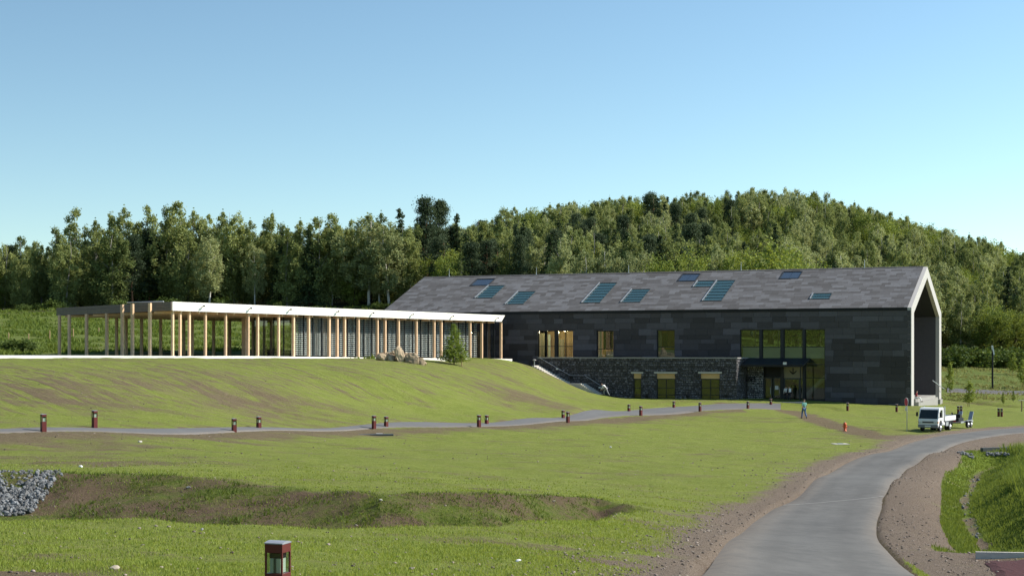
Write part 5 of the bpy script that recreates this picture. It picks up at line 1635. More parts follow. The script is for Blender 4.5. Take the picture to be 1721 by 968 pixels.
# kerb and red volcanic gravel at the near right corner
K = [Vector(P(1640, 930, -4.84)), Vector(P(1700, 931, -4.84)), Vector(P(1800, 932.5, -4.84))]
kb2 = MB()
for a, b in zip(K[:-1], K[1:]):
    d = b - a
    kb2.box(((a.x + b.x) / 2, (a.y + b.y) / 2, (a.z + b.z) / 2 - .10), (math.hypot(d.x, d.y), .10, .30), Euler((0, 0, math.atan2(d.y, d.x))))
tag(kb2.build('kerb', M['concrete']), 'low pale concrete kerb at the near right corner above the red gravel', 'kerb')
cd = [Vector(P(1652, 935, -4.84)), Vector(P(1800, 937, -4.84)), hit(1830, 1010), hit(1690, 1010), hit(1672, 968)]
cm = MB(); n_ = 14
# fan sheet over the ground
cen = sum(cd, Vector()) / len(cd)
vs = [(cen.x, cen.y, zg(cen.x, cen.y) + .05)]
per = []
for i in range(len(cd)):
    a, b = cd[i], cd[(i + 1) % len(cd)]
    for k in range(6): per.append(a.lerp(b, k / 6))
rings_ = []
for f_ in (.35, .7, 1.0):
    ring = []
    for k, q in enumerate(per):
        r_ = cen.lerp(q, f_ * (1 + .05 * math.sin(k * 2.3)))
        ring.append(len(vs)); vs.append((r_.x, r_.y, zg(r_.x, r_.y) + (.06 if f_ < 1 else .01)))
    rings_.append(ring)
fs = []
m0 = len(per)
for k in range(m0): fs.append((0, rings_[0][k], rings_[0][(k + 1) % m0]))
for A2, B2 in zip(rings_[:-1], rings_[1:]):
    for k in range(m0): fs.append((A2[k], B2[k], B2[(k + 1) % m0], A2[(k + 1) % m0]))
cm.v, cm.f, cm.m = vs, fs, [0] * len(fs)
tag(cm.build('red_gravel', M['cinder']), 'patch of dark red volcanic gravel below the kerb', 'gravel', kind='stuff')

# =====================================================================
#  ROCKS
# =====================================================================
def rock_mesh(name, mat, r, sub=2, rough=.3, flat=.75):
    bm = bmesh.new(); bmesh.ops.create_icosphere(bm, subdivisions=sub, radius=1)
    planes = [(Vector((r.gauss(0, 1), r.gauss(0, 1), r.gauss(0, 1))).normalized(), r.uniform(.55, .9)) for _ in range(9)]
    for v in bm.verts:
        for n, d in planes:
            k = v.co.dot(n)
            if k > d: v.co -= n * (k - d) * .9
        v.co *= 1 + r.uniform(-rough, rough) * .22
        v.co.z *= flat
    me = bpy.data.meshes.new(name); bm.to_mesh(me); bm.free(); me.materials.append(mat)
    return me
rk = random.Random(17)
BM_ = [rock_mesh('boulder', M['boulder'], rk, 3, .42) for _ in range(5)]
BL = [(641, 601, .75, .62, 'low rounded boulder at the left end of the rock heap'), (652, 600, .85, .7, 'grey-tan boulder second from the left in the rock heap'),
      (664, 600, .95, .95, 'upright tan boulder in the left half of the rock heap'), (671, 596, .8, 1.3, 'topmost peaked boulder of the rock heap by the pergola'),
      (677, 602, .7, .55, 'small boulder at the front of the rock heap'), (684, 600, 1.0, .9, 'broad pale boulder in the middle of the rock heap'),
      (694, 601.5, 1.15, .85, 'large slanting slab-like boulder in the right half of the rock heap'), (704, 602, .75, .6, 'tan boulder near the right end of the rock heap'), (711, 603.2, .5, .35, 'smallest boulder at the right end of the rock heap')]
for k_ in range(16):
    BL.append((rk.uniform(640, 709), 602.5 - rk.uniform(0, 5) * (1 if k_ % 2 else .3), rk.uniform(.4, .75), rk.uniform(.35, .6), 'small tan rock wedged among the bigger boulders of the heap by the pergola'))
for i, (px, py, w, h, lab) in enumerate(BL):
    d = 153 + (i % 3) * .5
    X = (px - CX) / F * d
    o = link(bpy.data.objects.new('boulder', BM_[i % 5])); g = zg(X, d)
    o.location = (X, d, g + h * .35); o.scale = (w * .8, w * .7, h * 1.15); o.rotation_euler = (rk.uniform(-.3, .3), rk.uniform(-.3, .3), rk.uniform(0, 6))
    tag(o, lab, 'boulder', 'boulders heaped in front of the pergola')

RM = [rock_mesh('rock', M['riprap'], rk, 1, .5, .8) for _ in range(6)]
heap = empty('rock_heap', hit(40, 840), 0); tag(heap, 'heap of bluish crushed rock tipped down the bank at the left edge', 'rock heap')
hl = Vector(heap.location)
sv, sf = [], []
cnt = 0; tries = 0
pts = []
while len(pts) < 1700 and tries < 20000:
    tries += 1
    px = rk.uniform(-120, 112); py = rk.uniform(793, 867)
    lim = np.interp(py, [793, 800, 812, 830, 845, 868], [108, 105, 88, 76, 66, 40])
    if px > lim + rk.uniform(-8, 6): continue
    if 12 < px < 52 and 800 < py < 822 and rk.random() < .8: continue
    pts.append((px, py))
pts.sort(key=lambda q: (q[0] < -5, -q[1]))
vis = [q for q in pts if q[0] > -5]; oth = [q for q in pts if q[0] <= -5]
rk.shuffle(vis)
HX = []
for i, (px, py) in enumerate(vis + oth):
    p = _hit(z_feat, px, py); s = (.045 + .07 * rk.random() ** 1.6) * (1.5 if rk.random() < .08 else 1)
    HX.append((p.x - hl.x, p.y - hl.y, p.z - hl.z + rk.uniform(.0, .06), s))
for i, (x, y, z, s) in enumerate(HX):
    if i < 300:
        o = link(bpy.data.objects.new('rock', RM[i % 6]), heap); o.location = (x, y, z); o.scale = (s, s * rk.uniform(.7, 1.1), s * rk.uniform(.8, 1.2)); o.rotation_euler = (rk.uniform(0, 6), rk.uniform(0, 6), rk.uniform(0, 6))
    else:
        me = RM[i % 6]; n = len(sv); E = Euler((rk.uniform(0, 6), rk.uniform(0, 6), rk.uniform(0, 6))).to_matrix()
        sv += [tuple(E @ (v.co * s) + Vector((x, y, z))) for v in me.vertices]; sf += [tuple(n + k for k in f.vertices) for f in me.polygons]
me = bpy.data.meshes.new('rock'); me.from_pydata(sv, [], sf); me.materials.append(slate_mat('riprap_joined', (.145, .148, .147), .55, 1.5, True))
tag(link(bpy.data.objects.new('rock', me), heap), kind='stuff')

# broken rock lying in the ditch bed, below the culvert and on the bank beside it
dv, df = [], []
def drop_rock(px, py, s):
    p = _hit(z_feat, px, py); me = RM[rk.randrange(6)]; n = len(dv); E = Euler((rk.uniform(0, 6), rk.uniform(0, 6), rk.uniform(0, 6))).to_matrix()
    dv.extend(tuple(E @ (v.co * s) + p + Vector((0, 0, .3 * s))) for v in me.vertices); df.extend(tuple(n + k for k in f.vertices) for f in me.polygons)
for _ in range(60):
    c = DITCH[rk.randrange(14, 58)]; pxx = CX + F * c[0] / c[1]; q_ = zg(c[0], c[1]); pyy = YH - q_ / c[1] * F
    drop_rock(pxx + rk.gauss(0, 5), pyy + rk.gauss(0, 1.5), .03 + .07 * rk.random() ** 2)
for _ in range(45): drop_rock(rk.uniform(1657, 1696), rk.uniform(761.5, 766), rk.uniform(.06, .13))
for _ in range(32):
    t_ = rk.random(); drop_rock(1612 + 26 * t_ + rk.gauss(0, 2), 759 + 12 * t_ + rk.gauss(0, 1.5), rk.uniform(.06, .13))
me = bpy.data.meshes.new('ditch_rocks'); me.from_pydata(dv, [], df); me.materials.append(M['riprap'])
tag(link(bpy.data.objects.new('ditch_rocks', me)), kind='stuff')

# single stones and scraps one can point at
for px, py, s, nm, mat, lab, cat in ((243, 880.5, .11, 'stone', 'pebble', 'lone tan stone on the grass just below the dark bank', 'stone'), (316, 822, .14, 'stone', 'riprap', 'pale grey stone lying high on the dark bank', 'stone'),
                                    (871, 946.5, .09, 'paper_scrap', 'litter', 'crumpled white scrap on the grass near the bottom edge', 'scrap'), (136, 784.5, .14, 'paper_scrap', 'litter', 'white scrap on the lawn above the rock heap', 'scrap'),
                                    (339, 889.5, .10, 'stone', 'concrete_grey', 'flat pale stone on the grass below the dark bank', 'stone'), (192, 958, .12, 'stone', 'pebble', 'brown stone at the bottom left on bare soil', 'stone'),
                                    (235, 743.5, .20, 'stone', 'concrete', 'white stone on the brown strip below the path', 'stone'), (931, 842, .10, 'stone', 'pebble', 'small tan stone at the right end of the dark bank', 'stone'),
                                    (692, 952, .09, 'stone', 'pebble', 'brown clod in the grass at the bottom centre', 'stone'), (640, 839, .09, 'stone', 'concrete', 'cream stone at the top of the bank in mid picture', 'stone'),
                                    (1026, 752, .16, 'paper_scrap', 'litter', 'tiny white scrap on the lawn right of centre', 'scrap')):
    p = ground_at(px, py, .0)
    me = rock_mesh(nm, M[mat], rk, 2, .6 if nm == 'paper_scrap' else .4, .6)
    o = link(bpy.data.objects.new(nm, me)); s *= .55; o.location = p + Vector((0, 0, s * .3)); o.scale = (s * 1.2, s, s); o.rotation_euler = (rk.uniform(-.3, .3), rk.uniform(-.3, .3), rk.uniform(0, 6))
    tag(o, lab, cat)

# pebbles on the verges: too many to count
def in_view(n, r0, r1, a0=-.36, a1=.36, seed=1, power=1.0):
    g = np.random.default_rng(seed)
    r = r0 * (r1 / r0) ** (g.random(n) ** power)
    a = a0 + (a1 - a0) * g.random(n)
    return a * r, r
PXs, PYs = in_view(26000, 22, 110, -.10, .36, 5)
mk = ground_masks(PXs, PYs)
ri = strip_inside(PXs, PYs, ROAD_L, ROAD_R)
keep = (mk[5] * (mk[1] < .5) > nrng.random(len(PXs)) * 1.3) & (ri < .05)
PXa, PYa = PXs[keep][:5200], PYs[keep][:5200]
PX2, PY2 = in_view(9000, 21, 95, -.36, .2, 6)
mk2 = ground_masks(PX2, PY2); k2 = (mk2[0] > .35) & (nrng.random(len(PX2)) < .32) & (strip_inside(PX2, PY2, ROAD_L, ROAD_R) < 0) & (strip_inside(PX2, PY2, PATH_F, PATH_B) < 0)
PXa = np.concatenate([PXa, PX2[k2][:1500]]); PYa = np.concatenate([PYa, PY2[k2][:1500]])
PX3, PY3 = in_view(2600, 20, 125, -.36, .24, 8)
k3 = (strip_inside(PX3, PY3, ROAD_L, ROAD_R) < 0) & (strip_inside(PX3, PY3, PATH_F, PATH_B) < 0)
PXa = np.concatenate([PXa, PX3[k3]]); PYa = np.concatenate([PYa, PY3[k3]])
PZa = z_ground(PXa, PYa)
pv, pf = [], []
base = np.array([v.co for v in rock_mesh('tmp_rock', M['pebble'], rk, 1, .5, .7).vertices]); bfc = np.array([f.vertices for f in bpy.data.meshes['tmp_rock'].polygons])
bpy.data.meshes.remove(bpy.data.meshes['tmp_rock'])
n = len(PXa)
s = (.008 + .026 * nrng.random(n) ** 4) * (1 + PYa / 150)
th = nrng.random(n) * 6.28
vx = base[None, :, 0] * np.cos(th)[:, None] - base[None, :, 1] * np.sin(th)[:, None]; vy = base[None, :, 0] * np.sin(th)[:, None] + base[None, :, 1] * np.cos(th)[:, None]
V = np.stack([vx * s[:, None] * 1.2 + PXa[:, None], vy * s[:, None] + PYa[:, None], np.broadcast_to(base[None, :, 2], vx.shape) * s[:, None] + PZa[:, None] + .3 * s[:, None]], 2).reshape(-1, 3)
FF = (bfc[None] + (np.arange(n) * len(base))[:, None, None]).reshape(-1, 3)
pm_ = np_mesh('pebbles', V, FF, slate_mat('pebble_joined', (.17, .135, .105), .45, 2.0, True))
tag(link(bpy.data.objects.new('pebbles', pm_)), kind='stuff')

# =====================================================================
#  GRASS
# =====================================================================
def blades(name, X, Y, h, w, lean, mat, per=1, seed=3):
    g = np.random.default_rng(seed)
    n = len(X)
    Z = z_ground(X, Y)
    th = g.random(n) * 6.283; hh = h * (.5 + g.random(n)) ; ww = w * (.6 + .8 * g.random(n))
    lx, ly = (g.random(n) - .5) * 2 * lean, (g.random(n) - .5) * 2 * lean
    c, s_ = np.cos(th) * ww / 2, np.sin(th) * ww / 2
    A_ = np.stack([X - c, Y - s_, Z - .015], 1); B_ = np.stack([X + c, Y + s_, Z - .015], 1)
    C_ = np.stack([X + lx * hh, Y + ly * hh, Z + hh], 1)
    V = np.stack([A_, B_, C_], 1).reshape(-1, 3)
    me = np_mesh(name, V, np.arange(3 * n).reshape(-1, 3), mat)
    return tag(link(bpy.data.objects.new(name, me)), kind='stuff')
X, Y = in_view(420000, 19.5, 70, -.355, .30, 21, 1.0)
mk = ground_masks(X, Y)
patch = .5 + .25 * np.sin(X * .9 + 2 * np.sin(Y * .35)) * np.sin(Y * .55 + np.sin(X * .6)) + .25 * np.sin(X * 3.1 + np.sin(Y * 2.2) * 2) * np.sin(Y * 2.3 + X)
vn = vnoise(X, Y, 3.2, 1.6, 2.2) + .6 * vnoise(X, Y, .9, .6, 6.1)
pr = np.clip(1.05 - mk[0] * 1.25, 0, 1) * np.clip(.45 + .3 * patch + 1.1 * vn, .04, 1) * np.clip((62 - Y) / 26, 0, 1)
keep = (nrng.random(len(X)) < pr) & (mk[1] < .4)
X, Y = X[keep], Y[keep]
blades('grass', X, Y, np.full(len(X), .035) * (1 + Y / 130), .012 * (1 + Y / 28), .55, M['grass_blade'], seed=4)
X, Y = in_view(120000, 30, 52, -.36, .10, 23)
u_, tp_ = swale_u(X, Y)
w_ = np.clip((u_ - .38) / .1, 0, 1) * np.clip((1.02 - u_) / .05, 0, 1) * tp_
cl = vnoise(X, Y, .9, .9, 5.5) + vnoise(X, Y, .3, .3, 9.5) * .7
keep = (w_ > .4) & (cl > -.02 - .25 * (nrng.random(len(X)) < .25)) & (nrng.random(len(X)) < .75)
blades('bank_weeds', X[keep], Y[keep], .06 + .10 * np.clip(cl[keep], 0, 1), .035, .9, M['weed_blade'], seed=8)
# rank growth in the ditch and on its right bank
X, Y = in_view(150000, 34, 118, .25, .40, 31)
mk = ground_masks(X, Y)
dd, _ = poly_dist(X, Y, DITCH); dr, sr = poly_dist(X, Y, ROAD_R)
rightbank = (X / Y > np.interp(Y, DITCH[::-1, 1][np.argsort(DITCH[::-1, 1])], (DITCH[:, 0] / DITCH[:, 1])[np.argsort(DITCH[:, 1])]))
keep = (mk[1] > nrng.random(len(X)) * .9) & (mk[0] < .5)
X, Y, rb_, dd = X[keep], Y[keep], rightbank[keep], dd[keep]
hgt = np.where(rb_ & (dd > 1.6), .16 + .22 * (np.sin(X * 2.1) * np.sin(Y * .8 + X) > .2), .09)
blades('ditch_grass', X, Y, hgt, .022 * (1 + Y / 60), .5, M['weed_blade'], seed=5)
# rough meadow behind the pergola, and on the right below the wood
X1, Y1 = in_view(60000, 160, 285, -.37, -.09, 41); X2, Y2 = in_view(26000, 200, 268, .27, .38, 42)
X, Y = np.concatenate([X1, X2]), np.concatenate([Y1, Y2])
q = (np.sin(X * .45 + 2 * np.sin(Y * .12)) * np.sin(Y * .38 + X * .2) + .6 * np.sin(X * 1.4 + Y) * np.sin(Y * 1.1 - X * .6))
keep = (q > -.2)
vv = np.stack([X, Y], 1)
hall_in = [(Vector((x, y, 0)) - HC) for x, y in vv]
lx_ = np.array([h.dot(UX) for h in hall_in]); ly_ = np.array([h.dot(VY) for h in hall_in])
wl_ = np.stack([X - PA.x, Y - PA.y], 1); wxl = wl_ @ np.array(PX[:2]); wyl = wl_ @ np.array(PY[:2])
keep &= ~((lx_ > -HL - 2) & (lx_ < 6) & (ly_ > -2) & (ly_ < HW + 3)) & ~((wxl > -3) & (wxl < PL + 2) & (wyl > -2) & (wyl < LY + 2))
X, Y, q = X[keep], Y[keep], q[keep]
rt = X > 0
blades('meadow_grass', X[~rt], Y[~rt], (.22 + .30 * np.clip(q, 0, 1))[~rt], .26, .7, M['weed_blade'], seed=6)
sel = rt & (nrng.random(len(X)) < .45)
blades('dry_meadow_grass', X[sel], Y[sel], (.12 + .18 * np.clip(q, 0, 1))[sel], .22, .8, M['dry_blade'], seed=7)

# =====================================================================
#  TREES
# =====================================================================
def leaf_quads(C, w, l, g, hang=0.0, flatz=0.0):
    n = len(C)
    u = g.normal(size=(n, 3)); u /= np.linalg.norm(u, axis=1)[:, None]
    v = g.normal(size=(n, 3))
    v[:, 2] = v[:, 2] * (1 - flatz) - hang * 2.0
    v -= u * (u * v).sum(1)[:, None]; v /= np.linalg.norm(v, axis=1)[:, None] + 1e-9
    ww = (w * (.6 + .8 * g.random(n)))[:, None] / 2; ll = (l * (.6 + .8 * g.random(n)))[:, None] / 2
    V = np.stack([C - u * ww * .5 - v * ll, C + u * ww - v * ll * .1, C + u * ww * .2 + v * ll, C - u * ww + v * ll * .1], 1).reshape(-1, 3)
    return V, np.arange(4 * n).reshape(-1, 4)

def crown(kind, seed, detail=1.0):
    g = np.random.default_rng(seed)
    pts = []; hang = 0; fz_ = 0
    if kind in ('birch', 'birch_pale'):
        H, z0 = 15.0, (1.0 if kind == 'birch' else 3.2)
        # uneven leader tops and side plumes
        lobes = [(0, 0, H, 2.6)] + [(g.normal() * 1.5, g.normal() * 1.5, H * g.uniform(.62, .95), g.uniform(1.4, 2.1)) for _ in range(5)]
        for (lx, ly, top, R) in lobes:
            nc = int(52 * detail) if R > 2.2 else int(25 * detail)
            for _ in range(nc):
                t = g.random() ** .85
                z = z0 + (top - z0) * t
                r = R * (1 - t ** 2.2) ** .55 * min(1, .5 + t * 2.2) * math.sqrt(g.random()) * 1.1
                a = g.random() * 6.283
                c = np.array([lx * (.3 + .7 * t) + r * math.cos(a), ly * (.3 + .7 * t) + r * math.sin(a), z])
                k = 60
                s = g.uniform(.30, .68) * (1 - .25 * t)
                pts.append(c + g.normal(size=(k, 3)) * np.array([s * .55, s * .55, s * .85]))
        hang = .35; w, l = .19, .30
    elif kind == 'spruce':
        H, R = 16.0, 2.7
        for i in range(int(26 * detail)):
            t = i / (26 * detail); z0_ = 1.2 + (H - 1.2) * t
            nb = max(4, int(9 * (1 - t) + 3))
            for j in range(nb):
                z = z0_ + g.normal() * .28; a = g.random() * 6.283; ln = R * (1 - t) ** .8 * g.uniform(.5, 1.15) + .22
                k = int(16 + 26 * (1 - t)); s = g.random(k)
                rr_ = s * ln
                pts.append(np.stack([rr_ * math.cos(a) + g.normal(size=k) * .12, rr_ * math.sin(a) + g.normal(size=k) * .12, z - .32 * rr_ + g.normal(size=k) * .10], 1))
        hang = .35; w, l = .20, .38
    elif kind == 'pine':
        H = 17.0
        for i in range(int(84 * detail)):
            t = g.random() ** .8; z = H * (.26 + .74 * t)
            a = g.random() * 6.283; ln = g.uniform(.02, 1) * (2.9 * (1 - t * .70))
            c = np.array([ln * math.cos(a), ln * math.sin(a), z])
            k = 120; s = g.uniform(.55, .95)
            pts.append(c + g.normal(size=(k, 3)) * np.array([s * .72, s * .72, s * .42]))
        hang = -.15; w, l = .17, .32
    elif kind == 'broad':
        H = 11.0
        for _ in range(int(95 * detail)):
            d = g.normal(size=3); d /= np.linalg.norm(d); r = g.random() ** .4
            z = 5.6 + d[2] * r * 4.9
            wd = 3.5 * (1.0 if z < 6 else (1 - ((z - 6) / 5.6) ** 2 * .6))
            c = np.array([d[0] * r * wd, d[1] * r * wd, max(.7, z)])
            k = 60; s = g.uniform(.4, .8)
            pts.append(c + g.normal(size=(k, 3)) * s * .6)
        w, l = .20, .24
    elif kind == 'bush':
        for _ in range(int(34 * detail)):
            d = g.normal(size=3); d /= np.linalg.norm(d); r = g.random() ** .45
            c = np.array([d[0] * r * 1.7, d[1] * r * 1.7, 1.1 + d[2] * r * 1.1])
            pts.append(c + g.normal(size=(26, 3)) * .28)
        w, l = .24, .28
    elif kind == 'sapling':
        for _ in range(60):
            t = g.random(); z = .9 + 3.1 * t
            r = .75 * math.sin(math.pi * min(1, t * .8 + .2)) * math.sqrt(g.random()); a = g.random() * 6.283
            pts.append(np.array([r * math.cos(a), r * math.sin(a), z]) + g.normal(size=(14, 3)) * .14)
        w, l = .17, .22
    elif kind == 'young':
        H, R = 4.4, 1.55
        for i in range(30):
            t = i / 30; z = .25 + (H - .25) * t
            for j in range(max(6, int(17 * (1 - t)) + 4)):
                a = g.random() * 6.283; ln = (R * (1 - t) ** .7 + .05) * g.uniform(.6, 1.12)
                k = int(6 + 9 * (1 - t)); s = .25 + .75 * g.random(k); rr_ = s * ln
                pts.append(np.stack([rr_ * math.cos(a) + g.normal(size=k) * .05, rr_ * math.sin(a) + g.normal(size=k) * .05, z + .18 * rr_ + g.normal(size=k) * .06], 1))
        w, l = .085, .20
    C = np.concatenate(pts)
    C[:, 2] = np.maximum(C[:, 2], .12)
    return leaf_quads(C, w, l, g, hang, fz_)

def trunk_mesh(kind, seed, mat):
    r = random.Random(seed); m = MB()
    H = {'birch': 14.2, 'birch_pale': 14.2, 'spruce': 15.6, 'pine': 16.4, 'broad': 8.0, 'bush': 1.4, 'sapling': 3.8, 'young': 4.3}[kind]
    R0 = {'birch': .17, 'birch_pale': .19, 'spruce': .22, 'pine': .24, 'broad': .26, 'bush': .07, 'sapling': .035, 'young': .06}[kind]
    n = 7; x = y = 0; P_, Q = [], []
    for i in range(n):
        t = i / (n - 1); P_.append((x, y, -.6 * (i == 0) * (H > 3) + H * t)); Q.append(R0 * (1 - .92 * t) + .006)
        if kind not in ('spruce', 'young'): x += r.uniform(-.22, .22) * H / 15; y += r.uniform(-.22, .22) * H / 15
    m.tube(P_, Q, 7)
    nl = {'birch': 11, 'birch_pale': 13, 'spruce': 6, 'pine': 12, 'broad': 9, 'bush': 5, 'sapling': 6, 'young': 5}[kind]
    for _ in range(nl):
        t = r.uniform(.28, .85); k = t * (n - 1); i = int(k); f = k - i
        b = Vector(P_[i]).lerp(Vector(P_[i + 1]), f); a = r.uniform(0, 6.28)
        ln = H * (.22 if kind != 'broad' else .4) * (1 - t * .6); up = {'pine': .35, 'spruce': -.2, 'broad': .9}.get(kind, .95)
        d = Vector((math.cos(a), math.sin(a), up)).normalized()
        rad_ = R0 * (1 - .9 * t) * .45
        m.tube([b, b + d * ln * .5, b + d * ln + Vector((0, 0, .12 * ln))], [rad_, rad_ * .7, rad_ * .25], 5, cap=False)
    return m.mesh('trunk', mat, True)

SPEC = {  # kind: (name, leaf, bark, height)
    'birch': ('birch_tree', 'birch_leaf', 'birch_bark', 15.0), 'birch_pale': ('birch_tree', 'birch_leaf_pale', 'bright_bark', 15.0),
    'spruce': ('spruce_tree', 'spruce_leaf', 'brown_bark', 16.0), 'pine': ('pine_tree', 'pine_leaf', 'pine_bark', 17.0),
    'broad': ('broadleaf_tree', 'broad_leaf', 'brown_bark', 11.0), 'bush': ('shrub', 'shrub_leaf', 'brown_bark', 2.3), 'sapling': ('young_tree', 'broad_leaf', 'brown_bark', 4.0)}
LIB = {}
for k, (nm, lf, bk, H) in SPEC.items():
    LIB[k] = []
    for v in range(4 if k in ('birch', 'birch_pale') else 3):
        vv_, ff_ = crown(k, 100 + 17 * v + len(k) * 3)
        cm_ = np_mesh('crown', vv_, ff_, M[lf])
        LIB[k].append((cm_, trunk_mesh(k, 50 + v, M[bk])))
FIRST = {}
def tree(kind, x, y, z, h, label, cat='tree', group=None, wide=1.0, r=rng, variant=None):
    nm, lf, bk, H = SPEC[kind]
    vi = r.randrange(len(LIB[kind])) if variant is None else variant
    cm_, tm_ = LIB[kind][vi]
    t = empty(nm, (x, y, z), r.uniform(0, 6.28)); s = h / H
    t.scale = (s * wide, s * wide, s)
    a = link(bpy.data.objects.new('trunk' if kind != 'bush' else 'stem', tm_), t); b = link(bpy.data.objects.new('crown' if kind != 'bush' else 'foliage', cm_), t)
    FIRST.setdefault((kind, vi), (b, a))
    return tag(t, label, cat, group)

# -- trees with a silhouette of their own: (px, top row, distance, kind, wide)
KEY = [(8, 402, 300, 'birch', 1), (35, 398, 305, 'birch', 1), (62, 408, 300, 'birch', 1), (92, 384, 297, 'birch', 1), (128, 353, 296, 'birch', 1.05), (160, 372, 294, 'birch', 1), (188, 366, 298, 'birch', .9), (208, 351, 297, 'birch', 1),
       (232, 374, 295, 'birch', 1), (250, 364, 296, 'birch', 1), (280, 350, 296, 'birch', 1), (298, 340, 292, 'birch', 1.1), (325, 356, 297, 'birch', 1), (350, 362, 299, 'birch', 1), (375, 358, 297, 'birch', 1), (395, 347, 293, 'birch', 1),
       (420, 372, 294, 'birch', 1), (457, 360, 297, 'birch', .9), (475, 378, 293, 'birch', 1), (505, 372, 292, 'birch', 1), (533, 366, 288, 'birch', 1.15), (558, 360, 290, 'birch', 1), (590, 384, 294, 'birch', 1), (620, 362, 286, 'birch_pale', 1.45),
       (640, 360, 289, 'birch', 1), (655, 372, 284, 'birch_pale', 1.35), (672, 343, 300, 'spruce', 1.05), (684, 372, 288, 'birch', .9), (716, 334, 296, 'pine', 1.0), (738, 338, 299, 'pine', .95), (768, 352, 300, 'spruce', .9), (790, 372, 299, 'birch', .9),
       (812, 362, 302, 'birch', 1), (846, 352, 304, 'birch', .9), (820, 405, 285, 'pine', 1.15), (735, 395, 288, 'spruce', 1.1), (776, 425, 274, 'birch', .7)]
LABK = {716: 'tall dark pine standing above the wood, left of a twin top', 738: 'tall dark pine standing above the wood, right of a twin top', 672: 'dark pointed spruce left of the two tall pines',
        620: 'pale birch with bare white trunk showing beside the left roof edge', 655: 'pale drooping birch right of the white-trunked one beside the roof edge', 
        298: 'tallest birch of the wood above the open left end of the pergola', 128: 'tall birch with a broken tufted top left of the pergola', 
        820: 'broad dark pine with an orange trunk rising just behind the roof ridge', 533: 'wide pale-trunked birch above the middle of the pergola'}
NB = []
ORD = 'first second third fourth fifth sixth seventh eighth ninth tenth eleventh twelfth thirteenth fourteenth fifteenth sixteenth seventeenth eighteenth nineteenth twentieth twenty-first twenty-second twenty-third twenty-fourth twenty-fifth twenty-sixth twenty-seventh'.split()
KEY.sort(key=lambda k: k[0])
def place_key(px, ty, d, kind, wide):
    X = (px - CX) / F * d
    g = float(z_base(np.array([X]), np.array([float(d)]))[0])
    h = (YH - ty) / F * d - g
    lab = LABK.get(px)
    base = {'birch': 'tall olive green birch at the front of the wood behind the pergola', 'birch_pale': 'pale drooping birch at the front of the wood behind the pergola', 'spruce': 'dark green spruce standing among the birches left of the roof', 'pine': 'dark pine in the wood left of the roof'}[kind]
    if not lab and kind == 'birch':
        NB.append(px); lab = 'birch whose top is ' + ORD[len(NB) - 1] + ' from the left along the skyline behind the pergola'
        tree(kind, X, d, g - .2, h, lab, 'tree', 'tall birches behind the pergola', wide); return
    tree(kind, X, d, g - .2, h, lab or base, 'tree', None if lab else {'birch': 'tall birches behind the pergola', 'spruce': 'spruces left of the roof', 'birch_pale': 'pale birches by the roof', 'pine': 'pines left of the roof'}[kind], wide)
for k in KEY: place_key(*k)

# -- paler small trees just behind the ridge, and bright broadleaves on the right
NEARR = [(948, 392, 262, 'birch_pale', .8, 'pale birch just behind the middle of the ridge, left one'), (985, 418, 255, 'birch_pale', 1.1, 'low spreading pale birch behind the middle of the ridge'), (1025, 412, 256, 'birch_pale', 1.1, 'low pale birch behind the ridge, next to the bright green broadleaf'), (1058, 424, 254, 'birch_pale', .9, 'lowest pale birch behind the ridge, right of its row'),
         (1112, 420, 250, 'broad', 1.0, 'bright green round tree behind the ridge near the upper solar panel'), (1165, 410, 258, 'broad', .9, 'bright green tree behind the ridge above the solar panel'), (1205, 412, 262, 'birch_pale', .8, 'pale birch behind the ridge between bright green trees'), (1235, 405, 262, 'broad', .8, 'tall bright green tree behind the ridge, left of the dark round one'),
         (1295, 392, 258, 'broad', 1.3, 'large dark green round tree behind the ridge'), (1340, 420, 246, 'broad', 1.0, 'low green tree right of the large dark round tree'), (1376, 432, 240, 'broad', 1.1, 'lowest yellow-green tree behind the ridge near the gable end')]
for px, ty, d, kind, wide, lab in NEARR:
    X = (px - CX) / F * d; g = float(z_base(np.array([X]), np.array([float(d)]))[0])
    tree(kind, X, d, g - .2, (YH - ty) / F * d - g, lab, 'tree', 'low trees just behind the ridge', wide)

# -- the body of the wood
fr_ = random.Random(33)
cands = []
a = -.40
dstep = 6.2
d = 268.0
row = 0
while d < 462:
    X = -.41 * d + (row % 2) * 3
    while X < .41 * d:
        x = X + fr_.uniform(-2.3, 2.3); y = d + fr_.uniform(-2.4, 2.4)
        px = CX + F * x / y
        front = np.interp(px, [-200, 60, 100, 620, 660, 760, 1000, 1400, 1590, 1800], [288, 288, 283, 283, 284, 272, 268, 262, 274, 272])
        if y > front: cands.append((x, y, px))
        X += 6.4 if (y < 330 or x < -25) else 5.3
    d += dstep if d < 330 else 5.2; row += 1
cx_ = np.array([c[0] for c in cands]); cy_ = np.array([c[1] for c in cands]); cz_ = z_base(cx_, cy_)
order = sorted(range(len(cands)), key=lambda i: cands[i][1])
GLAB = {
    'birch': ('olive green birch filling the wood left of the hall', 'birches filling the wood on the left', 'olive green birch on the wooded hill behind the hall', 'birches on the hill'),
    'birch_pale': ('pale green birch among darker trees left of the hall', 'pale birches in the wood on the left', 'pale green birch on the wooded hill behind the hall', 'pale birches on the hill'),
    'spruce': ('dark spruce deep in the wood left of the hall', 'spruces in the wood on the left', 'dark spruce among birches on the hill behind the hall', 'spruces on the hill'),
    'pine': ('blue-green pine in the wood left of the hall', 'pines in the wood on the left', 'blue-green pine on the hill behind the hall', 'pines on the hill'),
    'broad': ('bushy green broadleaf in the wood left of the hall', 'broadleaf trees in the wood on the left', 'bushy green broadleaf on the hill behind the hall', 'broadleaf trees on the hill')}
stuff = []
ninds = 0
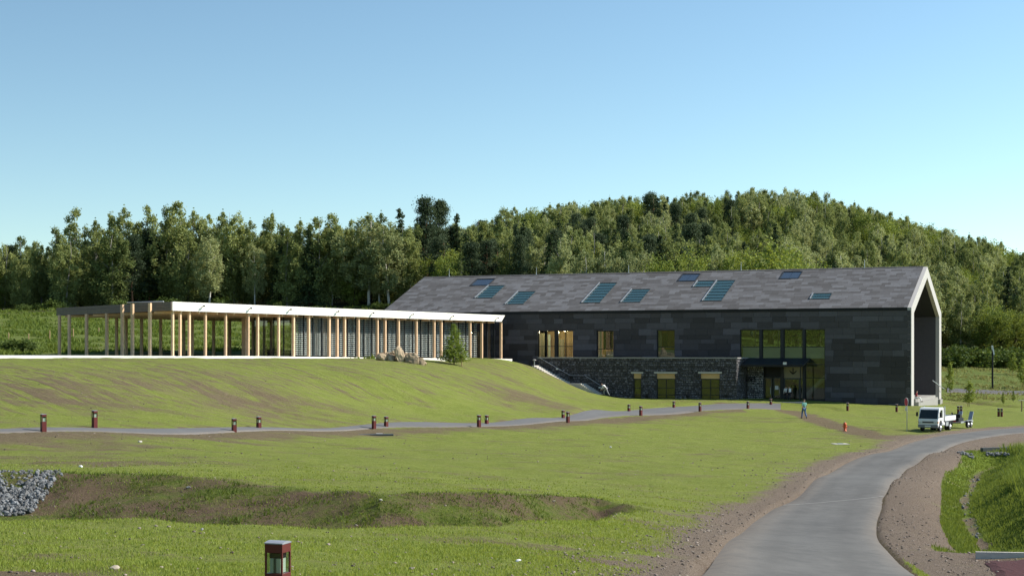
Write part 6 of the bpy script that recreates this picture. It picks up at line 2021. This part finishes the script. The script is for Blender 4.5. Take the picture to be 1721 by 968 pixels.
for i in order:
    x, y, px = cands[i]; z = float(cz_[i])
    left = px < 700
    u = fr_.random()
    if left: kind = 'birch' if u < .62 else 'birch_pale' if u < .76 else 'spruce' if u < .88 else 'broad' if u < .95 else 'pine'
    elif px < 1230 and y < 385: kind = 'birch' if u < .36 else 'birch_pale' if u < .52 else 'spruce' if u < .76 else 'pine' if u < .88 else 'broad'
    else: kind = 'birch' if u < .42 else 'birch_pale' if u < .64 else 'broad' if u < .965 else 'spruce'
    H0 = {'birch': 14, 'birch_pale': 13.5, 'spruce': 14.5, 'pine': 14.5, 'broad': 11}[kind]
    h = H0 * fr_.uniform(.82, 1.1)
    if left:
        cap_y = np.interp(px, [-200, 70, 85, 120, 300, 600, 700], [415, 412, 392, 378, 368, 382, 375])
        h = min(h, (YH - cap_y) / F * y - z)
    else:
        cap_y = np.interp(px, [700, 770, 850, 930, 1040, 1150, 1290, 1400, 1500, 1600, 1660, 1721, 1800], [372, 368, 358, 348, 336, 327, 321, 334, 360, 392, 404, 426, 452])
        h = min(h, (YH - cap_y) / F * y - z + fr_.uniform(-.8, .9))
        if y > 375 and px > 860: h = min(18.5, max(6.0, (YH - cap_y) / F * y - z + fr_.uniform(-2.3, 1.3)))
    if y < 290 and px > 1590: h = min(h, 11)
    if h < 5: continue
    wide = fr_.uniform(1.0, 1.35) if y < 320 else fr_.uniform(.85, 1.15)
    if ninds < 285:
        ll, lg, rl, rg = GLAB[kind]
        tree(kind, x, y, z - .3, h, ll if left else rl, 'tree', lg if left else rg, wide, fr_)
        ninds += 1
    else: stuff.append((x, y, z - .3, h, kind, wide))

# the far, uncountable rest of the wood: instances on points, one object
kinds_ = list(SPEC)
srcs = []
for k in ('birch', 'birch_pale', 'spruce', 'pine', 'broad'):
    for v in range(len(LIB[k])):
        if (k, v) in FIRST: srcs.append((k, v))
idx_of = {s: i for i, s in enumerate(srcs)}
pv = np.array([s[:3] for s in stuff], np.float32)
fm = bpy.data.meshes.new('forest'); fm.vertices.add(len(pv)); fm.vertices.foreach_set('co', pv.ravel())
sc_ = []; ki_ = []; ro_ = []
for (x, y, z, h, k, wd) in stuff:
    opts = [i for i, s in enumerate(srcs) if s[0] == k]
    s = h / SPEC[k][3]; sc_ += [s * wd, s * wd, s]; ki_.append(fr_.choice(opts)); ro_ += [0, 0, fr_.uniform(0, 6.28)]
at = fm.attributes.new('size', 'FLOAT_VECTOR', 'POINT'); at.data.foreach_set('vector', sc_)
at = fm.attributes.new('spin', 'FLOAT_VECTOR', 'POINT'); at.data.foreach_set('vector', ro_)
at = fm.attributes.new('which', 'INT', 'POINT'); at.data.foreach_set('value', ki_)
fo = link(bpy.data.objects.new('forest', fm)); tag(fo, 'far mass of birch and spruce covering the upper hill', 'forest', kind='stuff')
ng = bpy.data.node_groups.new('forest_nodes', 'GeometryNodeTree')
ng.interface.new_socket('Geometry', in_out='INPUT', socket_type='NodeSocketGeometry'); ng.interface.new_socket('Geometry', in_out='OUTPUT', socket_type='NodeSocketGeometry')
gi = ng.nodes.new('NodeGroupInput'); go_ = ng.nodes.new('NodeGroupOutput')
iop = ng.nodes.new('GeometryNodeInstanceOnPoints'); iop.inputs['Pick Instance'].default_value = True
jn = ng.nodes.new('GeometryNodeJoinGeometry')
for (k, v) in reversed(srcs):
    b, a_ = FIRST[(k, v)]
    j2 = ng.nodes.new('GeometryNodeJoinGeometry')
    for ob in (b, a_):
        oi = ng.nodes.new('GeometryNodeObjectInfo'); oi.inputs['Object'].default_value = ob; oi.inputs['As Instance'].default_value = False
        ng.links.new(oi.outputs['Geometry'], j2.inputs[0])
    g2 = ng.nodes.new('GeometryNodeGeometryToInstance'); ng.links.new(j2.outputs[0], g2.inputs[0])
    ng.links.new(g2.outputs[0], jn.inputs[0])
def named(nm, typ):
    n = ng.nodes.new('GeometryNodeInputNamedAttribute'); n.data_type = typ; n.inputs['Name'].default_value = nm; return n.outputs['Attribute']
ng.links.new(gi.outputs[0], iop.inputs['Points']); ng.links.new(jn.outputs[0], iop.inputs['Instance'])
ng.links.new(named('which', 'INT'), iop.inputs['Instance Index']); ng.links.new(named('size', 'FLOAT_VECTOR'), iop.inputs['Scale'])
e2r = ng.nodes.new('FunctionNodeEulerToRotation'); ng.links.new(named('spin', 'FLOAT_VECTOR'), e2r.inputs[0]); ng.links.new(e2r.outputs[0], iop.inputs['Rotation'])
ng.links.new(iop.outputs[0], go_.inputs[0])
md = fo.modifiers.new('forest', 'NODES'); md.node_group = ng

# -- shrubs
def shrub(px, py, h, wide, lab, grp):
    p = hit(px, py); tree('bush', p.x, p.y, p.z - .1, h, lab, 'shrub', grp, wide)
for i, px in enumerate(np.linspace(1592, 1722, 15)):
    shrub(px + fr_.uniform(-4, 4), 611 + fr_.uniform(-2, 6) + (px - 1592) * .03, fr_.uniform(1.9, 3.4), fr_.uniform(1.1, 1.6), 'dense green shrub along the foot of the wood on the right', 'shrubs along the wood on the right')
for px, py, h, w_, lab in ((32, 518, 2.4, 1.8, 'bright green shrub on the meadow rim at the far left'), (58, 520, 2.0, 1.6, 'green shrub right of the far left one on the meadow rim'), (124, 517, 2.2, 1.5, 'shrub peeping above the weathered left end of the pergola roof'), (10, 598.5, 1.6, 1.3, 'dark shrub behind the white wall at the left edge'), (38, 598, 1.5, 1.5, 'dark shrub behind the white wall near the left edge')):
    p = hit(px, min(py, 592)) if py > 592 else hit(px, py)
    tree('bush', p.x, p.y, p.z - .1, h, lab, 'shrub', 'shrubs on the meadow', w_)
for i in range(12):
    px = fr_.uniform(-20, 690); d_ = fr_.uniform(276, 287)
    X_ = (px - CX) / F * d_; z_ = float(z_base(np.array([X_]), np.array([d_]))[0])
    tree('bush', X_, d_, z_ - .2, fr_.uniform(1.2, 2.3), 'undergrowth shrub at the foot of the wood behind the pergola', 'shrub', 'undergrowth along the wood', fr_.uniform(1, 1.6), fr_)

# -- saplings on the right lawn
for px, y0, y1, wd, lab in ((1597, 612, 667, .75, 'slim young tree right beside the gable corner'), (1629, 640, 683, 1.25, 'bushy young tree with a stake on the lawn right of the gable'), (1686, 660, 681, .8, 'thin little tree left of its twin on the far right lawn'),
                            (1703, 656, 676, .8, 'thin little tree right of its twin on the far right lawn'), (1702, 594, 630, 1.2, 'light green young tree before the wood at the far right'), (1719, 606, 652, 1.1, 'young tree cut by the right edge of the picture')):
    p = hit(px, y1); h = (y1 - y0) * p.y / F
    t = tree('sapling', p.x, p.y, zg(p.x, p.y) - .05, h, lab, 'young tree', 'young trees on the right lawn', wd * .9)
    if px == 1629: MB().tube([(.25, 0, -.2), (.1, 0, 2.2)], .04, 6).build('support_stake', M['stake'], t)

# -- the small conifer in front of the glazed wing
vv_, ff_ = crown('young', 5)
p = hit(763, 607.5); p = Vector(((763 - CX) / F * 164, 164, 0)); p.z = zg(p.x, p.y)
t = empty('young_fir', p); tag(t, 'bright green young conifer standing in front of the glazed pergola wing', 'conifer')
link(bpy.data.objects.new('crown', np_mesh('crown', vv_, ff_, M['young_leaf'])), t); link(bpy.data.objects.new('trunk', trunk_mesh('young', 3, M['brown_bark'])), t)
MB().tube([(.75, -.3, -.2), (.7, -.3, 1.45)], .045, 6).build('support_stake', M['stake'], t)
MB().bb(.1, .95, -.36, -.30, 1.25, 1.33).build('stake_bar', M['concrete'], t)
s_ = (68.5 * p.y / F) / 4.4; t.scale = (s_ * 1.15, s_ * 1.15, s_)
print('objects', len(bpy.data.objects), 'forest instances', len(stuff))
